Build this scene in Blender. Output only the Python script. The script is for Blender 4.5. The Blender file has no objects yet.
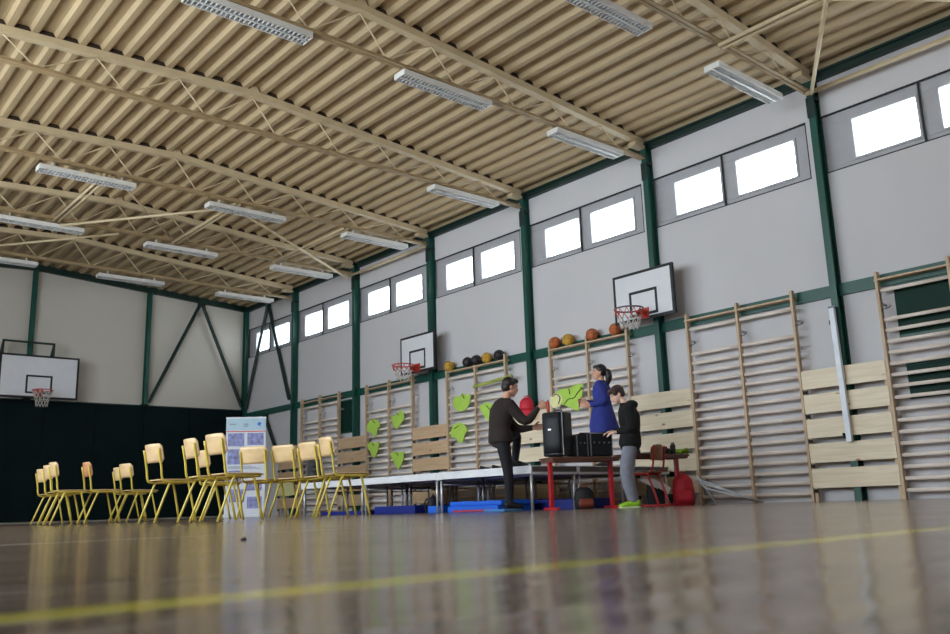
import bpy, bmesh, math, random
from mathutils import Vector, Matrix
random.seed(7)
S = bpy.context.scene
COL = S.collection
PI = math.pi

# ------------------------------------------------------------------ materials
def nodes_of(m):
    m.use_nodes = True
    nt = m.node_tree
    b = nt.nodes['Principled BSDF']
    return nt, nt.nodes, nt.links, b

def srgb(c):
    return tuple(((x/12.92) if x <= 0.04045 else ((x+0.055)/1.055)**2.4) for x in (v/255.0 for v in c)) + (1.0,)

def mat(name, rgb, rough=0.5, metal=0.0, var=0.08, scale=6.0, bump=0.0, bscale=60.0, spec=0.5, stretch=(1, 1, 1), coord='Object'):
    m = bpy.data.materials.new(name)
    nt, N, L, b = nodes_of(m)
    c = srgb(rgb)
    tc = N.new('ShaderNodeTexCoord')
    mp = N.new('ShaderNodeMapping'); mp.inputs['Scale'].default_value = stretch
    L.new(tc.outputs[coord], mp.inputs['Vector'])
    no = N.new('ShaderNodeTexNoise'); no.inputs['Scale'].default_value = scale; no.inputs['Detail'].default_value = 4
    L.new(mp.outputs['Vector'], no.inputs['Vector'])
    cr = N.new('ShaderNodeValToRGB')
    cr.color_ramp.elements[0].position = 0.3; cr.color_ramp.elements[1].position = 0.7
    lo = tuple(max(0, v*(1-var)) for v in c[:3]) + (1,)
    hi = tuple(min(1, v*(1+var)) for v in c[:3]) + (1,)
    cr.color_ramp.elements[0].color = lo; cr.color_ramp.elements[1].color = hi
    L.new(no.outputs['Fac'], cr.inputs['Fac']); L.new(cr.outputs['Color'], b.inputs['Base Color'])
    b.inputs['Roughness'].default_value = rough; b.inputs['Metallic'].default_value = metal
    b.inputs['Specular IOR Level'].default_value = spec
    if bump:
        n2 = N.new('ShaderNodeTexNoise'); n2.inputs['Scale'].default_value = bscale
        L.new(mp.outputs['Vector'], n2.inputs['Vector'])
        bp = N.new('ShaderNodeBump'); bp.inputs['Strength'].default_value = bump; bp.inputs['Distance'].default_value = 0.01
        L.new(n2.outputs['Fac'], bp.inputs['Height']); L.new(bp.outputs['Normal'], b.inputs['Normal'])
    return m

def wood(name, rgb, dark, stretch=(1, 1, 12), scale=3.0, rough=0.5, knots=False):
    m = bpy.data.materials.new(name)
    nt, N, L, b = nodes_of(m)
    tc = N.new('ShaderNodeTexCoord'); mp = N.new('ShaderNodeMapping'); mp.inputs['Scale'].default_value = stretch
    L.new(tc.outputs['Object'], mp.inputs['Vector'])
    no = N.new('ShaderNodeTexNoise'); no.inputs['Scale'].default_value = scale; no.inputs['Detail'].default_value = 6
    no.inputs['Distortion'].default_value = 0.6
    L.new(mp.outputs['Vector'], no.inputs['Vector'])
    cr = N.new('ShaderNodeValToRGB')
    cr.color_ramp.elements[0].position = 0.32; cr.color_ramp.elements[0].color = srgb(dark)
    cr.color_ramp.elements[1].position = 0.62; cr.color_ramp.elements[1].color = srgb(rgb)
    L.new(no.outputs['Fac'], cr.inputs['Fac'])
    out = cr.outputs['Color']
    if knots:
        vo = N.new('ShaderNodeTexVoronoi'); vo.inputs['Scale'].default_value = 3.2
        mp2 = N.new('ShaderNodeMapping'); mp2.inputs['Scale'].default_value = (1, 0.8, 1.6)
        L.new(tc.outputs['Object'], mp2.inputs['Vector']); L.new(mp2.outputs['Vector'], vo.inputs['Vector'])
        c2 = N.new('ShaderNodeValToRGB')
        c2.color_ramp.elements[0].position = 0.05; c2.color_ramp.elements[0].color = (1, 1, 1, 1)
        c2.color_ramp.elements[1].position = 0.13; c2.color_ramp.elements[1].color = (0, 0, 0, 1)
        L.new(vo.outputs['Distance'], c2.inputs['Fac'])
        mx = N.new('ShaderNodeMixRGB'); mx.inputs['Color2'].default_value = srgb((150, 105, 70))
        L.new(c2.outputs['Color'], mx.inputs['Fac']); L.new(out, mx.inputs['Color1']); out = mx.outputs['Color']
    L.new(out, b.inputs['Base Color']); b.inputs['Roughness'].default_value = rough
    return m

M = {}
M['wall'] = mat('wall_paint', (207, 205, 209), 0.85, var=0.025, scale=0.8, bump=0.05, bscale=25)
M['wall_end'] = mat('end_wall_paint', (208, 202, 193), 0.85, var=0.03, scale=0.6, bump=0.05, bscale=25)
M['panelgreen'] = mat('green_panel_paint', (10, 48, 39), 0.6, var=0.1, scale=3, spec=0.2)
M['ribgap'] = mat('dark_rib_gap', (58, 42, 32), 0.9)
M['green'] = mat('green_steel_paint', (18, 78, 66), 0.42, var=0.1, scale=3)
M['darkgreen'] = mat('dark_green_steel_paint', (10, 42, 36), 0.5, var=0.1, scale=3)
M['pad'] = mat('green_padding_vinyl', (7, 25, 28), 0.8, var=0.15, scale=1.5, bump=0.1, bscale=12, spec=0.15)
M['roof'] = mat('tan_sheet_paint', (176, 154, 119), 0.6, var=0.10, scale=1.2, stretch=(3, 0.5, 1))
M['truss'] = mat('cream_steel_paint', (204, 185, 150), 0.5, var=0.08, scale=4)
M['trussshade'] = mat('shaded_cream_steel_paint', (168, 145, 108), 0.5, var=0.08, scale=4)  # truss cream darkened, bottom chord shading put into the colour
M['lamp_white'] = mat('white_enamel', (216, 214, 210), 0.35, var=0.04)
M['louvre'] = mat('satin_aluminium', (206, 206, 206), 0.4, 0.1, var=0.05)
M['tube'] = mat('opal_tube_glass', (235, 235, 235), 0.2, var=0.02)
M['bars'] = wood('bar_wood', (206, 182, 152), (184, 156, 126), stretch=(6, 6, 0.6), scale=4)
M['rungwood'] = wood('rung_wood', (242, 230, 222), (230, 214, 202), stretch=(6, 0.6, 6), scale=4)
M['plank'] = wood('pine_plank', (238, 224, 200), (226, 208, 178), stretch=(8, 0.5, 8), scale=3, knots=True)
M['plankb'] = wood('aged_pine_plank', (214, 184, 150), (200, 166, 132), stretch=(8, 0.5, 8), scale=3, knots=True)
M['frame'] = mat('grey_window_frame', (184, 184, 190), 0.45, var=0.04)
M['seal'] = mat('black_rubber', (26, 27, 30), 0.6)
M['wire'] = mat('galvanised_wire', (190, 190, 194), 0.5, 0.2)
M['board'] = mat('white_board_paint', (225, 226, 232), 0.35, var=0.02)
M['blackpaint'] = mat('black_marking', (22, 24, 28), 0.5)
M['rim_dark'] = mat('grey_rim_paint', (92, 74, 74), 0.4)
M['rim_red'] = mat('red_rim_paint', (196, 62, 48), 0.4)
M['net'] = mat('net_cord', (215, 208, 204), 0.8)
M['netred'] = mat('red_net_cord', (206, 84, 70), 0.8)
M['yellow'] = mat('yellow_tube_paint', (208, 188, 80), 0.35, var=0.06)
M['ply'] = wood('chair_plywood', (220, 190, 146), (204, 170, 126), stretch=(8, 1, 2), scale=3, rough=0.35)
M['plyred'] = wood('reddish_plywood', (205, 150, 110), (185, 128, 92), stretch=(8, 1, 2), scale=3, rough=0.35)
M['stage'] = mat('white_stage_edge', (228, 230, 236), 0.4, var=0.03)
M['stagetop'] = mat('grey_stage_board', (98, 95, 92), 0.6)
M['steel'] = mat('galvanised_leg', (205, 206, 210), 0.35, 0.5)
M['alu'] = mat('brushed_aluminium', (220, 226, 235), 0.55, 0.15)
M['red'] = mat('red_steel_paint', (186, 34, 44), 0.35)
M['tabletop'] = wood('brown_laminate', (122, 82, 66), (100, 64, 52), stretch=(1, 8, 8), scale=3)
M['brownply'] = wood('brown_plywood', (150, 98, 58), (126, 78, 44), stretch=(8, 1, 2), scale=3)
M['black'] = mat('black_plastic', (20, 21, 24), 0.45, var=0.15, bump=0.1, bscale=120)
M['grille'] = mat('black_grille', (24, 27, 34), 0.55, var=0.2, scale=40, bump=0.3, bscale=200)
M['badge'] = mat('silver_badge', (210, 212, 216), 0.3, 0.6)
M['greyline'] = mat('grey_trim', (120, 124, 130), 0.4)
M['mat_blue'] = mat('blue_mat_vinyl', (28, 104, 226), 0.5, var=0.08)
M['mat_navy'] = mat('navy_mat_vinyl', (18, 38, 128), 0.5, var=0.1)
M['mat_light'] = mat('pale_blue_mat', (70, 140, 205), 0.5)
M['mat_red'] = mat('red_mat_band', (178, 60, 70), 0.6)
M['lime'] = mat('lime_paper', (178, 216, 88), 0.7, var=0.05)
M['palepaper'] = mat('pale_cream_paper', (236, 232, 170), 0.7, var=0.04)
M['white'] = mat('white_paper', (232, 232, 230), 0.6)
M['bagred'] = mat('red_nylon', (176, 20, 40), 0.6, var=0.15, scale=9, bump=0.2, bscale=18)
M['bagred2'] = mat('bright_red_nylon', (204, 30, 52), 0.6, var=0.12, scale=9, bump=0.2, bscale=18)
M['bagdark'] = mat('dark_nylon', (26, 24, 28), 0.7, var=0.2, scale=9)
M['bagbrown'] = mat('rust_nylon', (128, 58, 40), 0.7)
M['skin'] = mat('skin', (214, 160, 134), 0.5, var=0.06, scale=20)
M['skinpale'] = mat('pale_skin', (228, 186, 166), 0.5, var=0.05, scale=20)
M['lip'] = mat('lip', (170, 92, 84), 0.5)
M['eyew'] = mat('eye_white', (230, 228, 224), 0.3)
M['eyed'] = mat('eye_dark', (40, 28, 22), 0.3)
M['hairdark'] = mat('dark_brown_hair', (38, 28, 26), 0.5, var=0.3, scale=30, bump=0.3, bscale=80, stretch=(1, 1, 0.2))
M['hairblack'] = mat('black_hair', (26, 20, 22), 0.45, var=0.3, scale=30, bump=0.3, bscale=80, stretch=(1, 1, 0.2))
M['hairbrown'] = mat('brown_hair', (58, 38, 38), 0.5, var=0.3, scale=30, bump=0.3, bscale=80)
M['jumper'] = mat('dark_brown_knit', (44, 34, 32), 0.9, var=0.15, scale=14, bump=0.2, bscale=60)
M['trousers'] = mat('black_trousers', (26, 25, 32), 0.85, var=0.15, scale=10)
M['hoodie'] = mat('black_fleece', (20, 19, 22), 0.95, var=0.15, scale=12, bump=0.2, bscale=50)
M['jeans'] = mat('grey_jeans', (128, 130, 144), 0.85, var=0.14, scale=14)
M['coat'] = mat('blue_coat', (42, 54, 140), 0.8, var=0.12, scale=9, bump=0.15, bscale=20)
M['leggings'] = mat('dark_leggings', (24, 26, 44), 0.85)
M['shoeblack'] = mat('black_shoe', (24, 24, 26), 0.5)
M['shoegreen'] = mat('green_shoe', (150, 205, 40), 0.5)
M['sole'] = mat('pale_sole', (214, 222, 190), 0.6)
M['ballorange'] = mat('orange_ball_leather', (196, 106, 56), 0.6, var=0.1, bump=0.3, bscale=150)
M['ballyellow'] = mat('yellow_ball_leather', (214, 164, 60), 0.6, var=0.1, bump=0.3, bscale=150)
M['ballblack'] = mat('black_ball_leather', (40, 38, 42), 0.5, var=0.15, bump=0.3, bscale=150)
M['noodle'] = mat('lime_foam', (176, 186, 92), 0.8)
M['ban_white'] = mat('banner_white', (222, 226, 236), 0.5, var=0.02)
M['ban_blue'] = mat('banner_pale_blue', (182, 210, 228), 0.5, var=0.05)
M['ban_red'] = mat('banner_red', (222, 96, 96), 0.5)
M['ban_photo'] = mat('banner_photo', (140, 144, 196), 0.5, var=0.45, scale=14)
M['ban_text'] = mat('banner_text', (150, 160, 180), 0.5)
M['greenfab'] = mat('lime_fabric', (150, 190, 54), 0.8, var=0.15, scale=20)

def floor_material():
    m = bpy.data.materials.new('varnished_parquet')
    nt, N, L, b = nodes_of(m)
    b.inputs['Specular IOR Level'].default_value = 0.26
    b.inputs['Sheen Weight'].default_value = 0.05; b.inputs['Sheen Roughness'].default_value = 0.25
    tc = N.new('ShaderNodeTexCoord')
    br = N.new('ShaderNodeTexBrick'); br.inputs['Scale'].default_value = 1.0
    br.inputs['Brick Width'].default_value = 1.6; br.inputs['Row Height'].default_value = 0.09
    br.inputs['Mortar Size'].default_value = 0.0012; br.offset = 0.37
    br.inputs['Color1'].default_value = srgb((150, 128, 108)); br.inputs['Color2'].default_value = srgb((130, 108, 92))
    br.inputs['Mortar'].default_value = srgb((96, 80, 70))
    L.new(tc.outputs['Object'], br.inputs['Vector'])
    no = N.new('ShaderNodeTexNoise'); no.inputs['Scale'].default_value = 1.6; no.inputs['Detail'].default_value = 6
    mp = N.new('ShaderNodeMapping'); mp.inputs['Scale'].default_value = (1, 6, 1)
    L.new(tc.outputs['Object'], mp.inputs['Vector']); L.new(mp.outputs['Vector'], no.inputs['Vector'])
    mx = N.new('ShaderNodeMixRGB'); mx.blend_type = 'MULTIPLY'; mx.inputs['Fac'].default_value = 0.35
    L.new(br.outputs['Color'], mx.inputs['Color1']); L.new(no.outputs['Fac'], mx.inputs['Color2'])
    sx = N.new('ShaderNodeSeparateXYZ'); L.new(tc.outputs['Object'], sx.inputs['Vector'])
    def band(sock, c, w):
        c_ = N.new('ShaderNodeMath'); c_.operation = 'COMPARE'
        c_.inputs[1].default_value = c; c_.inputs[2].default_value = w/2
        L.new(sock, c_.inputs[0]); return c_.outputs[0]
    out = mx.outputs['Color']
    for sock, c, w, col in ((sx.outputs['Y'], 0.84, 0.085, (206, 196, 66)), (sx.outputs['Y'], 3.35, 0.05, (214, 212, 196)),
                            (sx.outputs['X'], 5.55, 0.05, (214, 212, 196)), (sx.outputs['Y'], 6.6, 0.05, (210, 190, 70))):
        k = N.new('ShaderNodeMixRGB'); k.inputs['Color2'].default_value = srgb(col)
        L.new(band(sock, c, w), k.inputs['Fac']); L.new(out, k.inputs['Color1']); out = k.outputs['Color']
    L.new(out, b.inputs['Base Color'])
    rr = N.new('ShaderNodeMapRange'); rr.inputs['To Min'].default_value = 0.09; rr.inputs['To Max'].default_value = 0.17
    n3 = N.new('ShaderNodeTexNoise'); n3.inputs['Scale'].default_value = 2.5; n3.inputs['Detail'].default_value = 5
    L.new(tc.outputs['Object'], n3.inputs['Vector']); L.new(n3.outputs['Fac'], rr.inputs['Value'])
    L.new(rr.outputs['Result'], b.inputs['Roughness'])
    n4 = N.new('ShaderNodeTexNoise'); n4.inputs['Scale'].default_value = 2.2; n4.inputs['Detail'].default_value = 3
    mp4 = N.new('ShaderNodeMapping'); mp4.inputs['Scale'].default_value = (0.7, 5.0, 1)
    L.new(tc.outputs['Object'], mp4.inputs['Vector']); L.new(mp4.outputs['Vector'], n4.inputs['Vector'])
    bp = N.new('ShaderNodeBump'); bp.inputs['Strength'].default_value = 0.38; bp.inputs['Distance'].default_value = 0.012
    L.new(n4.outputs['Fac'], bp.inputs['Height']); L.new(bp.outputs['Normal'], b.inputs['Normal'])
    return m
M['floor'] = floor_material()

def glass_material():
    m = bpy.data.materials.new('clear_glass')
    m.use_nodes = True; nt = m.node_tree; N = nt.nodes; L = nt.links
    N.remove(N['Principled BSDF'])
    t = N.new('ShaderNodeBsdfTransparent'); t.inputs['Color'].default_value = (0.93, 0.96, 0.97, 1)
    g = N.new('ShaderNodeBsdfGlossy'); g.inputs['Roughness'].default_value = 0.05
    mx = N.new('ShaderNodeMixShader')
    mx.inputs['Fac'].default_value = 0.06; L.new(t.outputs['BSDF'], mx.inputs[1]); L.new(g.outputs['BSDF'], mx.inputs[2])
    L.new(mx.outputs['Shader'], N['Material Output'].inputs['Surface'])
    return m
M['glass'] = glass_material()

# ------------------------------------------------------------------ mesh helpers
class MB:
    def __init__(self): self.bm = bmesh.new()
    def box(self, x0, x1, y0, y1, z0, z1, mtx=None):
        vs = [self.bm.verts.new(Vector((x, y, z)) if mtx is None else mtx @ Vector((x, y, z)))
              for x in (x0, x1) for y in (y0, y1) for z in (z0, z1)]
        for f in ((0, 1, 3, 2), (4, 6, 7, 5), (0, 4, 5, 1), (2, 3, 7, 6), (0, 2, 6, 4), (1, 5, 7, 3)):
            self.bm.faces.new([vs[i] for i in f])
        return self
    def bar(self, a, b, w, h, up=(0, 0, 1)):
        a = Vector(a); b = Vector(b); t = (b-a).normalized(); u = Vector(up)
        s = t.cross(u)
        if s.length < 1e-4: s = t.cross(Vector((1, 0, 0)))
        s.normalize(); u = s.cross(t).normalized()
        vs = [self.bm.verts.new(p + s*w/2*i + u*h/2*j) for p in (a, b) for (i, j) in ((-1, -1), (1, -1), (1, 1), (-1, 1))]
        for f in ((0, 1, 2, 3), (7, 6, 5, 4), (0, 4, 5, 1), (1, 5, 6, 2), (2, 6, 7, 3), (3, 7, 4, 0)):
            self.bm.faces.new([vs[i] for i in f])
        return self
    def loft(self, secs, n=16, side=None):
        """secs: list of (center, ra, rb); cross axes from side vector (ra along side)."""
        pts = [Vector(s[0]) for s in secs]; rings = []
        sv = Vector(side) if side is not None else None
        prev = None
        for i, s in enumerate(secs):
            a = pts[max(0, i-1)]; b = pts[min(len(pts)-1, i+1)]
            t = (b-a).normalized() if (b-a).length > 1e-9 else Vector((0, 0, 1))
            if sv is not None: u = sv - t*sv.dot(t)
            elif prev is not None: u = prev - t*prev.dot(t)
            else:
                r = Vector((0, 0, 1)) if abs(t.z) < 0.9 else Vector((1, 0, 0))
                u = r - t*r.dot(t)
            if u.length < 1e-5: u = t.orthogonal()
            u.normalize(); prev = u; w = t.cross(u)
            rings.append([self.bm.verts.new(pts[i] + u*math.cos(2*PI*k/n)*s[1] + w*math.sin(2*PI*k/n)*s[2]) for k in range(n)])
        for r0, r1 in zip(rings, rings[1:]):
            for k in range(n):
                self.bm.faces.new((r0[k], r0[(k+1) % n], r1[(k+1) % n], r1[k]))
        self.bm.faces.new(list(reversed(rings[0]))); self.bm.faces.new(rings[-1])
        return self
    def tube(self, pts, r, n=8):
        return self.loft([(p, r, r) for p in pts], n)
    def blob(self, c, rx, ry, rz, mtx=None, n=16, m=10):
        rings = []; c = Vector(c)
        R = mtx.to_3x3() if mtx is not None else Matrix.Identity(3)
        top = self.bm.verts.new(c + R @ Vector((0, 0, rz))); bot = self.bm.verts.new(c + R @ Vector((0, 0, -rz)))
        for i in range(1, m):
            a = PI*i/m
            rings.append([self.bm.verts.new(c + R @ Vector((rx*math.sin(a)*math.cos(2*PI*k/n), ry*math.sin(a)*math.sin(2*PI*k/n), rz*math.cos(a)))) for k in range(n)])
        for k in range(n):
            self.bm.faces.new((top, rings[0][k], rings[0][(k+1) % n]))
            self.bm.faces.new((bot, rings[-1][(k+1) % n], rings[-1][k]))
        for r0, r1 in zip(rings, rings[1:]):
            for k in range(n): self.bm.faces.new((r0[k], r1[k], r1[(k+1) % n], r0[(k+1) % n]))
        return self
    def poly(self, pts, thick):
        """flat polygon (list of 3D) given thickness vector"""
        t = Vector(thick)
        a = [self.bm.verts.new(Vector(p)) for p in pts]; b = [self.bm.verts.new(Vector(p)+t) for p in pts]
        self.bm.faces.new(a); self.bm.faces.new(list(reversed(b)))
        n = len(pts)
        for i in range(n): self.bm.faces.new((a[i], b[i], b[(i+1) % n], a[(i+1) % n]))
        return self
    def grid(self, fn, nu, nv):
        g = [[self.bm.verts.new(Vector(fn(i/nu, j/nv))) for j in range(nv+1)] for i in range(nu+1)]
        for i in range(nu):
            for j in range(nv):
                self.bm.faces.new((g[i][j], g[i+1][j], g[i+1][j+1], g[i][j+1]))
        return self
    def done(self, name, m, parent=None, smooth=False, bevel=0.0, solid=0.0):
        bmesh.ops.recalc_face_normals(self.bm, faces=self.bm.faces)
        me = bpy.data.meshes.new(name); self.bm.to_mesh(me); self.bm.free()
        me.materials.append(m if not isinstance(m, str) else M[m])
        if smooth:
            me.polygons.foreach_set('use_smooth', [True]*len(me.polygons))
        o = bpy.data.objects.new(name, me); COL.objects.link(o)
        if parent is not None: o.parent = parent
        if solid:
            md = o.modifiers.new('thickness', 'SOLIDIFY'); md.thickness = solid; md.offset = 0
        if bevel:
            md = o.modifiers.new('edge', 'BEVEL'); md.width = bevel; md.segments = 2; md.limit_method = 'ANGLE'
        return o

def arc(c, r, a0, a1, n, ax, ay):
    c = Vector(c); ax = Vector(ax); ay = Vector(ay)
    return [c + ax*r*math.cos(a0+(a1-a0)*i/n) + ay*r*math.sin(a0+(a1-a0)*i/n) for i in range(n+1)]

def smooth_path(pts, k=4):
    """Catmull-Rom through points."""
    P = [Vector(p) for p in pts]; P = [P[0]*2-P[1]] + P + [P[-1]*2-P[-2]]
    out = []
    for i in range(1, len(P)-2):
        for j in range(k):
            t = j/k; a, b, c, d = P[i-1], P[i], P[i+1], P[i+2]
            out.append(0.5*((2*b)+(c-a)*t+(2*a-5*b+4*c-d)*t*t+(3*b-a-3*c+d)*t**3))
    out.append(P[-2]); return out

def empty(name, loc=(0, 0, 0), rz=0.0):
    o = bpy.data.objects.new(name, None); COL.objects.link(o)
    o.location = loc; o.rotation_euler = (0, 0, rz); o.empty_display_size = 0.1
    return o
def tag(o, label, cat, group=None):
    o['label'] = label; o['category'] = cat
    if group: o['group'] = group
    return o
def struct(o, label=None, cat=None):
    o['kind'] = 'structure'
    if label: o['label'] = label
    if cat: o['category'] = cat
    return o
def copy_tree(o, parent=None):
    c = o.copy(); COL.objects.link(c)
    if parent is not None: c.parent = parent
    for ch in list(o.children): copy_tree(ch, c)
    return c

# ------------------------------------------------------------------ dimensions
WX = 11.33          # inner face of the window wall
LX = -1.6           # inner face of the opposite wall
BY = 23.43          # inner face of the end wall
FY = -3.45          # inner face of the wall behind the camera
BAY = 3.0
CY = [2.546+BAY*k for k in range(7)]
PY = [y*0.9925 for y in CY]      # column lines
TY = [y*0.995 for y in CY]       # truss lines
RIDGE = 5.55
WB, WT = 4.48, 5.34  # strip window
def chord_z(x): return 6.36-0.070*(x-RIDGE) if x > RIDGE else 6.36-0.042*(RIDGE-x)
def bottom_z(x): return 5.80-0.0135*(x-2.0)
def roof_z(x): return chord_z(x)+0.053

# ------------------------------------------------------------------ setting
MB().box(LX-0.3, WX+0.3, FY-0.3, BY+0.3, -0.2, 0).done('floor', 'floor')
struct(bpy.data.objects['floor'], 'glossy brown parquet floor with painted yellow and white lines', 'floor')

# ceiling: trapezoidal sheet, ribs running along the hall
b = MB(); prof = []
x = LX-0.4; per = 0.295
while x < WX+0.4:
    for dx, dz in ((0, 0), (0.04, 0.0), (0.08, 0.004), (0.115, 0.066), (0.14, 0.072), (0.23, 0.072), (0.262, 0.066)):
        prof.append((x+dx, roof_z(x+dx)+dz))
    x += per
rows = [[b.bm.verts.new((px, y, pz)) for px, pz in prof] for y in (FY-0.3, 5, 12, 18, BY+0.3)]
for r0, r1 in zip(rows, rows[1:]):
    for k in range(len(prof)-1): b.bm.faces.new((r0[k], r0[k+1], r1[k+1], r1[k]))
struct(b.done('ceiling', 'roof', solid=0.006), 'tan trapezoidal sheet ceiling on steel trusses', 'ceiling')

# right wall with strip windows
wy = []                                    # window y ranges (bay between columns)
for k in range(-1, 7):
    c0 = 2.546+BAY*k
    c1 = BY-0.09 if k == 6 else c0+BAY
    wy.append((c0+0.15, c1-0.06))
b = MB()
b.box(WX, WX+0.3, FY-0.3, BY+0.3, -0.2, WB)
b.box(WX, WX+0.3, FY-0.3, BY+0.3, WT, 6.25)
prev = FY-0.3
for (y0, y1) in wy:
    b.box(WX, WX+0.3, prev, y0, WB, WT); prev = y1
b.box(WX, WX+0.3, prev, BY+0.3, WB, WT)
struct(b.done('wall_right', 'wall'), 'pale grey wall with high strip windows', 'wall')
struct(MB().box(LX-0.3, WX, BY, BY+0.3, -0.2, 6.8).done('wall_back', 'wall_end'), 'pale grey end wall above the dark green padding', 'wall')
struct(MB().box(LX-0.3, WX, FY-0.3, FY, -0.2, 6.8).done('wall_front', 'wall'))
LW = [(2.6, 6.7), (7.6, 11.7), (12.6, 16.7)]   # big windows of the opposite wall
LZ0, LZ1 = 1.6, 5.4
b = MB()
b.box(LX-0.3, LX, FY-0.3, BY+0.3, -0.2, LZ0); b.box(LX-0.3, LX, FY-0.3, BY+0.3, LZ1, 6.4)
prev = FY-0.3
for y0, y1 in LW: b.box(LX-0.3, LX, prev, y0, LZ0, LZ1); prev = y1
b.box(LX-0.3, LX, prev, BY+0.3, LZ0, LZ1)
struct(b.done('wall_left', 'wall'))

def portal(name, loc, sx, sy, direction):
    l = bpy.data.lights.new(name, 'AREA'); l.shape = 'RECTANGLE'; l.size = sx; l.size_y = sy
    l.cycles.is_portal = True
    o = bpy.data.objects.new(name, l); COL.objects.link(o); o.location = loc
    o.rotation_euler = Vector(direction).to_track_quat('-Z', 'Z').to_euler()
    return o

win_n = 0
def strip_window(y0, y1, label):
    """Two sashes with a mullion between; grey frame, black seal lines, wire guard in front."""
    global win_n
    win_n += 1
    w = empty('window_%d' % win_n, (WX+0.05, y0, WB)); struct(w, label, 'window')
    W_, H = y1-y0, WT-WB
    mid = W_*0.512
    f = MB()
    holes = [(0.20, mid-0.10), (mid+0.12, W_-0.28)] if False else [(0.20, mid-0.195), (mid+0.03, W_-0.405)]
    hz0, hz1 = 0.09, H-0.15
    f.box(0, 0.08, 0, W_, 0, hz0); f.box(0, 0.08, 0, W_, hz1, H)
    pr = 0
    for a, c in holes: f.box(0, 0.08, pr, a, hz0, hz1); pr = c
    f.box(0, 0.08, pr, W_, hz0, hz1)
    fo = f.done('frame', 'frame', w, bevel=0.006)
    for a, c in holes:
        s = MB(); t = 0.034
        s.box(-0.018, 0.06, a, a+t, hz0, hz1); s.box(-0.018, 0.06, c-t, c, hz0, hz1)
        s.box(-0.018, 0.06, a+t, c-t, hz0, hz0+t); s.box(-0.018, 0.06, a+t, c-t, hz1-t, hz1)
        so = s.done('sash', 'frame', w, bevel=0.004)
        MB().box(0.02, 0.028, a+t, c-t, hz0+t, hz1-t).done('pane', 'glass', so)
    s = MB(); t = 0.02
    for z in (0, H-t): s.box(-0.045, -0.02, 0, W_, z, z+t)
    for y in (0, W_-t, mid-t/2): s.box(-0.045, -0.02, y, y+t, t, H-t)
    s.done('guard_frame', 'seal', w)
    g = MB(); st = 0.07; n = int((W_+H)/st)
    for i in range(1, n):                     # diagonal mesh, both ways
        c = i*st
        y_a, z_a = (c, 0) if c < W_ else (W_, c-W_)
        y_b, z_b = (0, c) if c < H else (c-H, H)
        for flip in (0, 1):
            f1 = (lambda y: W_-y) if flip else (lambda y: y)
            g.bar((-0.032-0.003*flip, f1(y_a), z_a), (-0.032-0.003*flip, f1(y_b), z_b), 0.0022, 0.0022, (1, 0, 0))
    g.done('wire_guard', 'wire', w)
    portal('window_portal', (WX+0.2, (y0+y1)/2, (WB+WT)/2), W_, H, (-1, 0, 0))
wl = ['strip window behind the camera', 'strip window at the right edge of the photo', 'strip window above the tallest wall bars', 'strip window above the nearer right-hand basketball hoop',
      'strip window between the two right-hand basketball hoops', 'strip window above the farther right-hand basketball hoop',
      'strip window second from the far corner', 'strip window in the far corner behind the steel braces']
for (y0, y1), l in zip(wy, wl):
    if y1 > 2.6: strip_window(y0, y1, l)
    else: portal('window_portal', (WX+0.2, (y0+y1)/2, (WB+WT)/2), y1-y0, WT-WB, (-1, 0, 0))
for y0, y1 in LW:
    win_n += 1
    w = empty('window_%d' % win_n, (LX-0.1, y0, LZ0)); struct(w)
    W_, H = y1-y0, LZ1-LZ0
    f = MB()
    for z in (0, H/2-0.04, H-0.08): f.box(-0.06, 0.04, 0, W_, z, z+0.08)
    for i in range(4):
        yy = (W_-0.08)*i/3
        f.box(-0.06, 0.04, yy, yy+0.08, 0.08, H-0.08)
    f.done('frame', 'frame', w)
    MB().box(-0.012, -0.004, 0.04, W_-0.04, 0.04, H-0.04).done('pane', 'glass', w)
    portal('window_portal', (LX-0.25, (y0+y1)/2, (LZ0+LZ1)/2), W_, H, (1, 0, 0))

# green wall padding of the end wall
pd = empty('wall_padding', (0, BY, 0)); tag(pd, 'very dark green padding covering the lower half of the far end wall', 'wall padding')
xx = LX+0.02
while xx < WX-0.12:
    x1 = min(xx+1.25, WX-0.1)
    MB().box(xx, x1-0.006, -0.07, -0.002, 0.04, 2.96).done('pad_panel', 'pad', pd, bevel=0.012); xx = x1
MB().box(LX+0.02, WX-0.1, -0.075, -0.002, 2.962, 2.985).done('top_strip', 'darkgreen', pd)

# rails and beams
struct(MB().box(WX-0.06, WX-0.002, FY, BY-0.08, 2.72, 2.88).done('trim_1', 'green'), 'green steel rail along the right wall behind the wall bars', 'rail')
b = MB(); b.box(WX-0.10, WX-0.002, FY, BY-0.02, 5.86, 5.995); b.box(WX-0.14, WX-0.10, FY, BY-0.02, 5.94, 5.955)
struct(b.done('trim_2', 'darkgreen'), 'dark green eaves beam along the top of the window wall', 'beam')
b = MB()
b.bar((RIDGE, BY-0.06, chord_z(RIDGE)-0.01), (WX-0.02, BY-0.06, chord_z(WX)-0.01), 0.10, 0.16)
b.bar((RIDGE, BY-0.06, chord_z(RIDGE)-0.01), (LX+0.02, BY-0.06, chord_z(LX)-0.01), 0.10, 0.16)
struct(b.done('trim_3', 'darkgreen'), 'dark green sloping beam along the top of the far end wall', 'beam')

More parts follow.
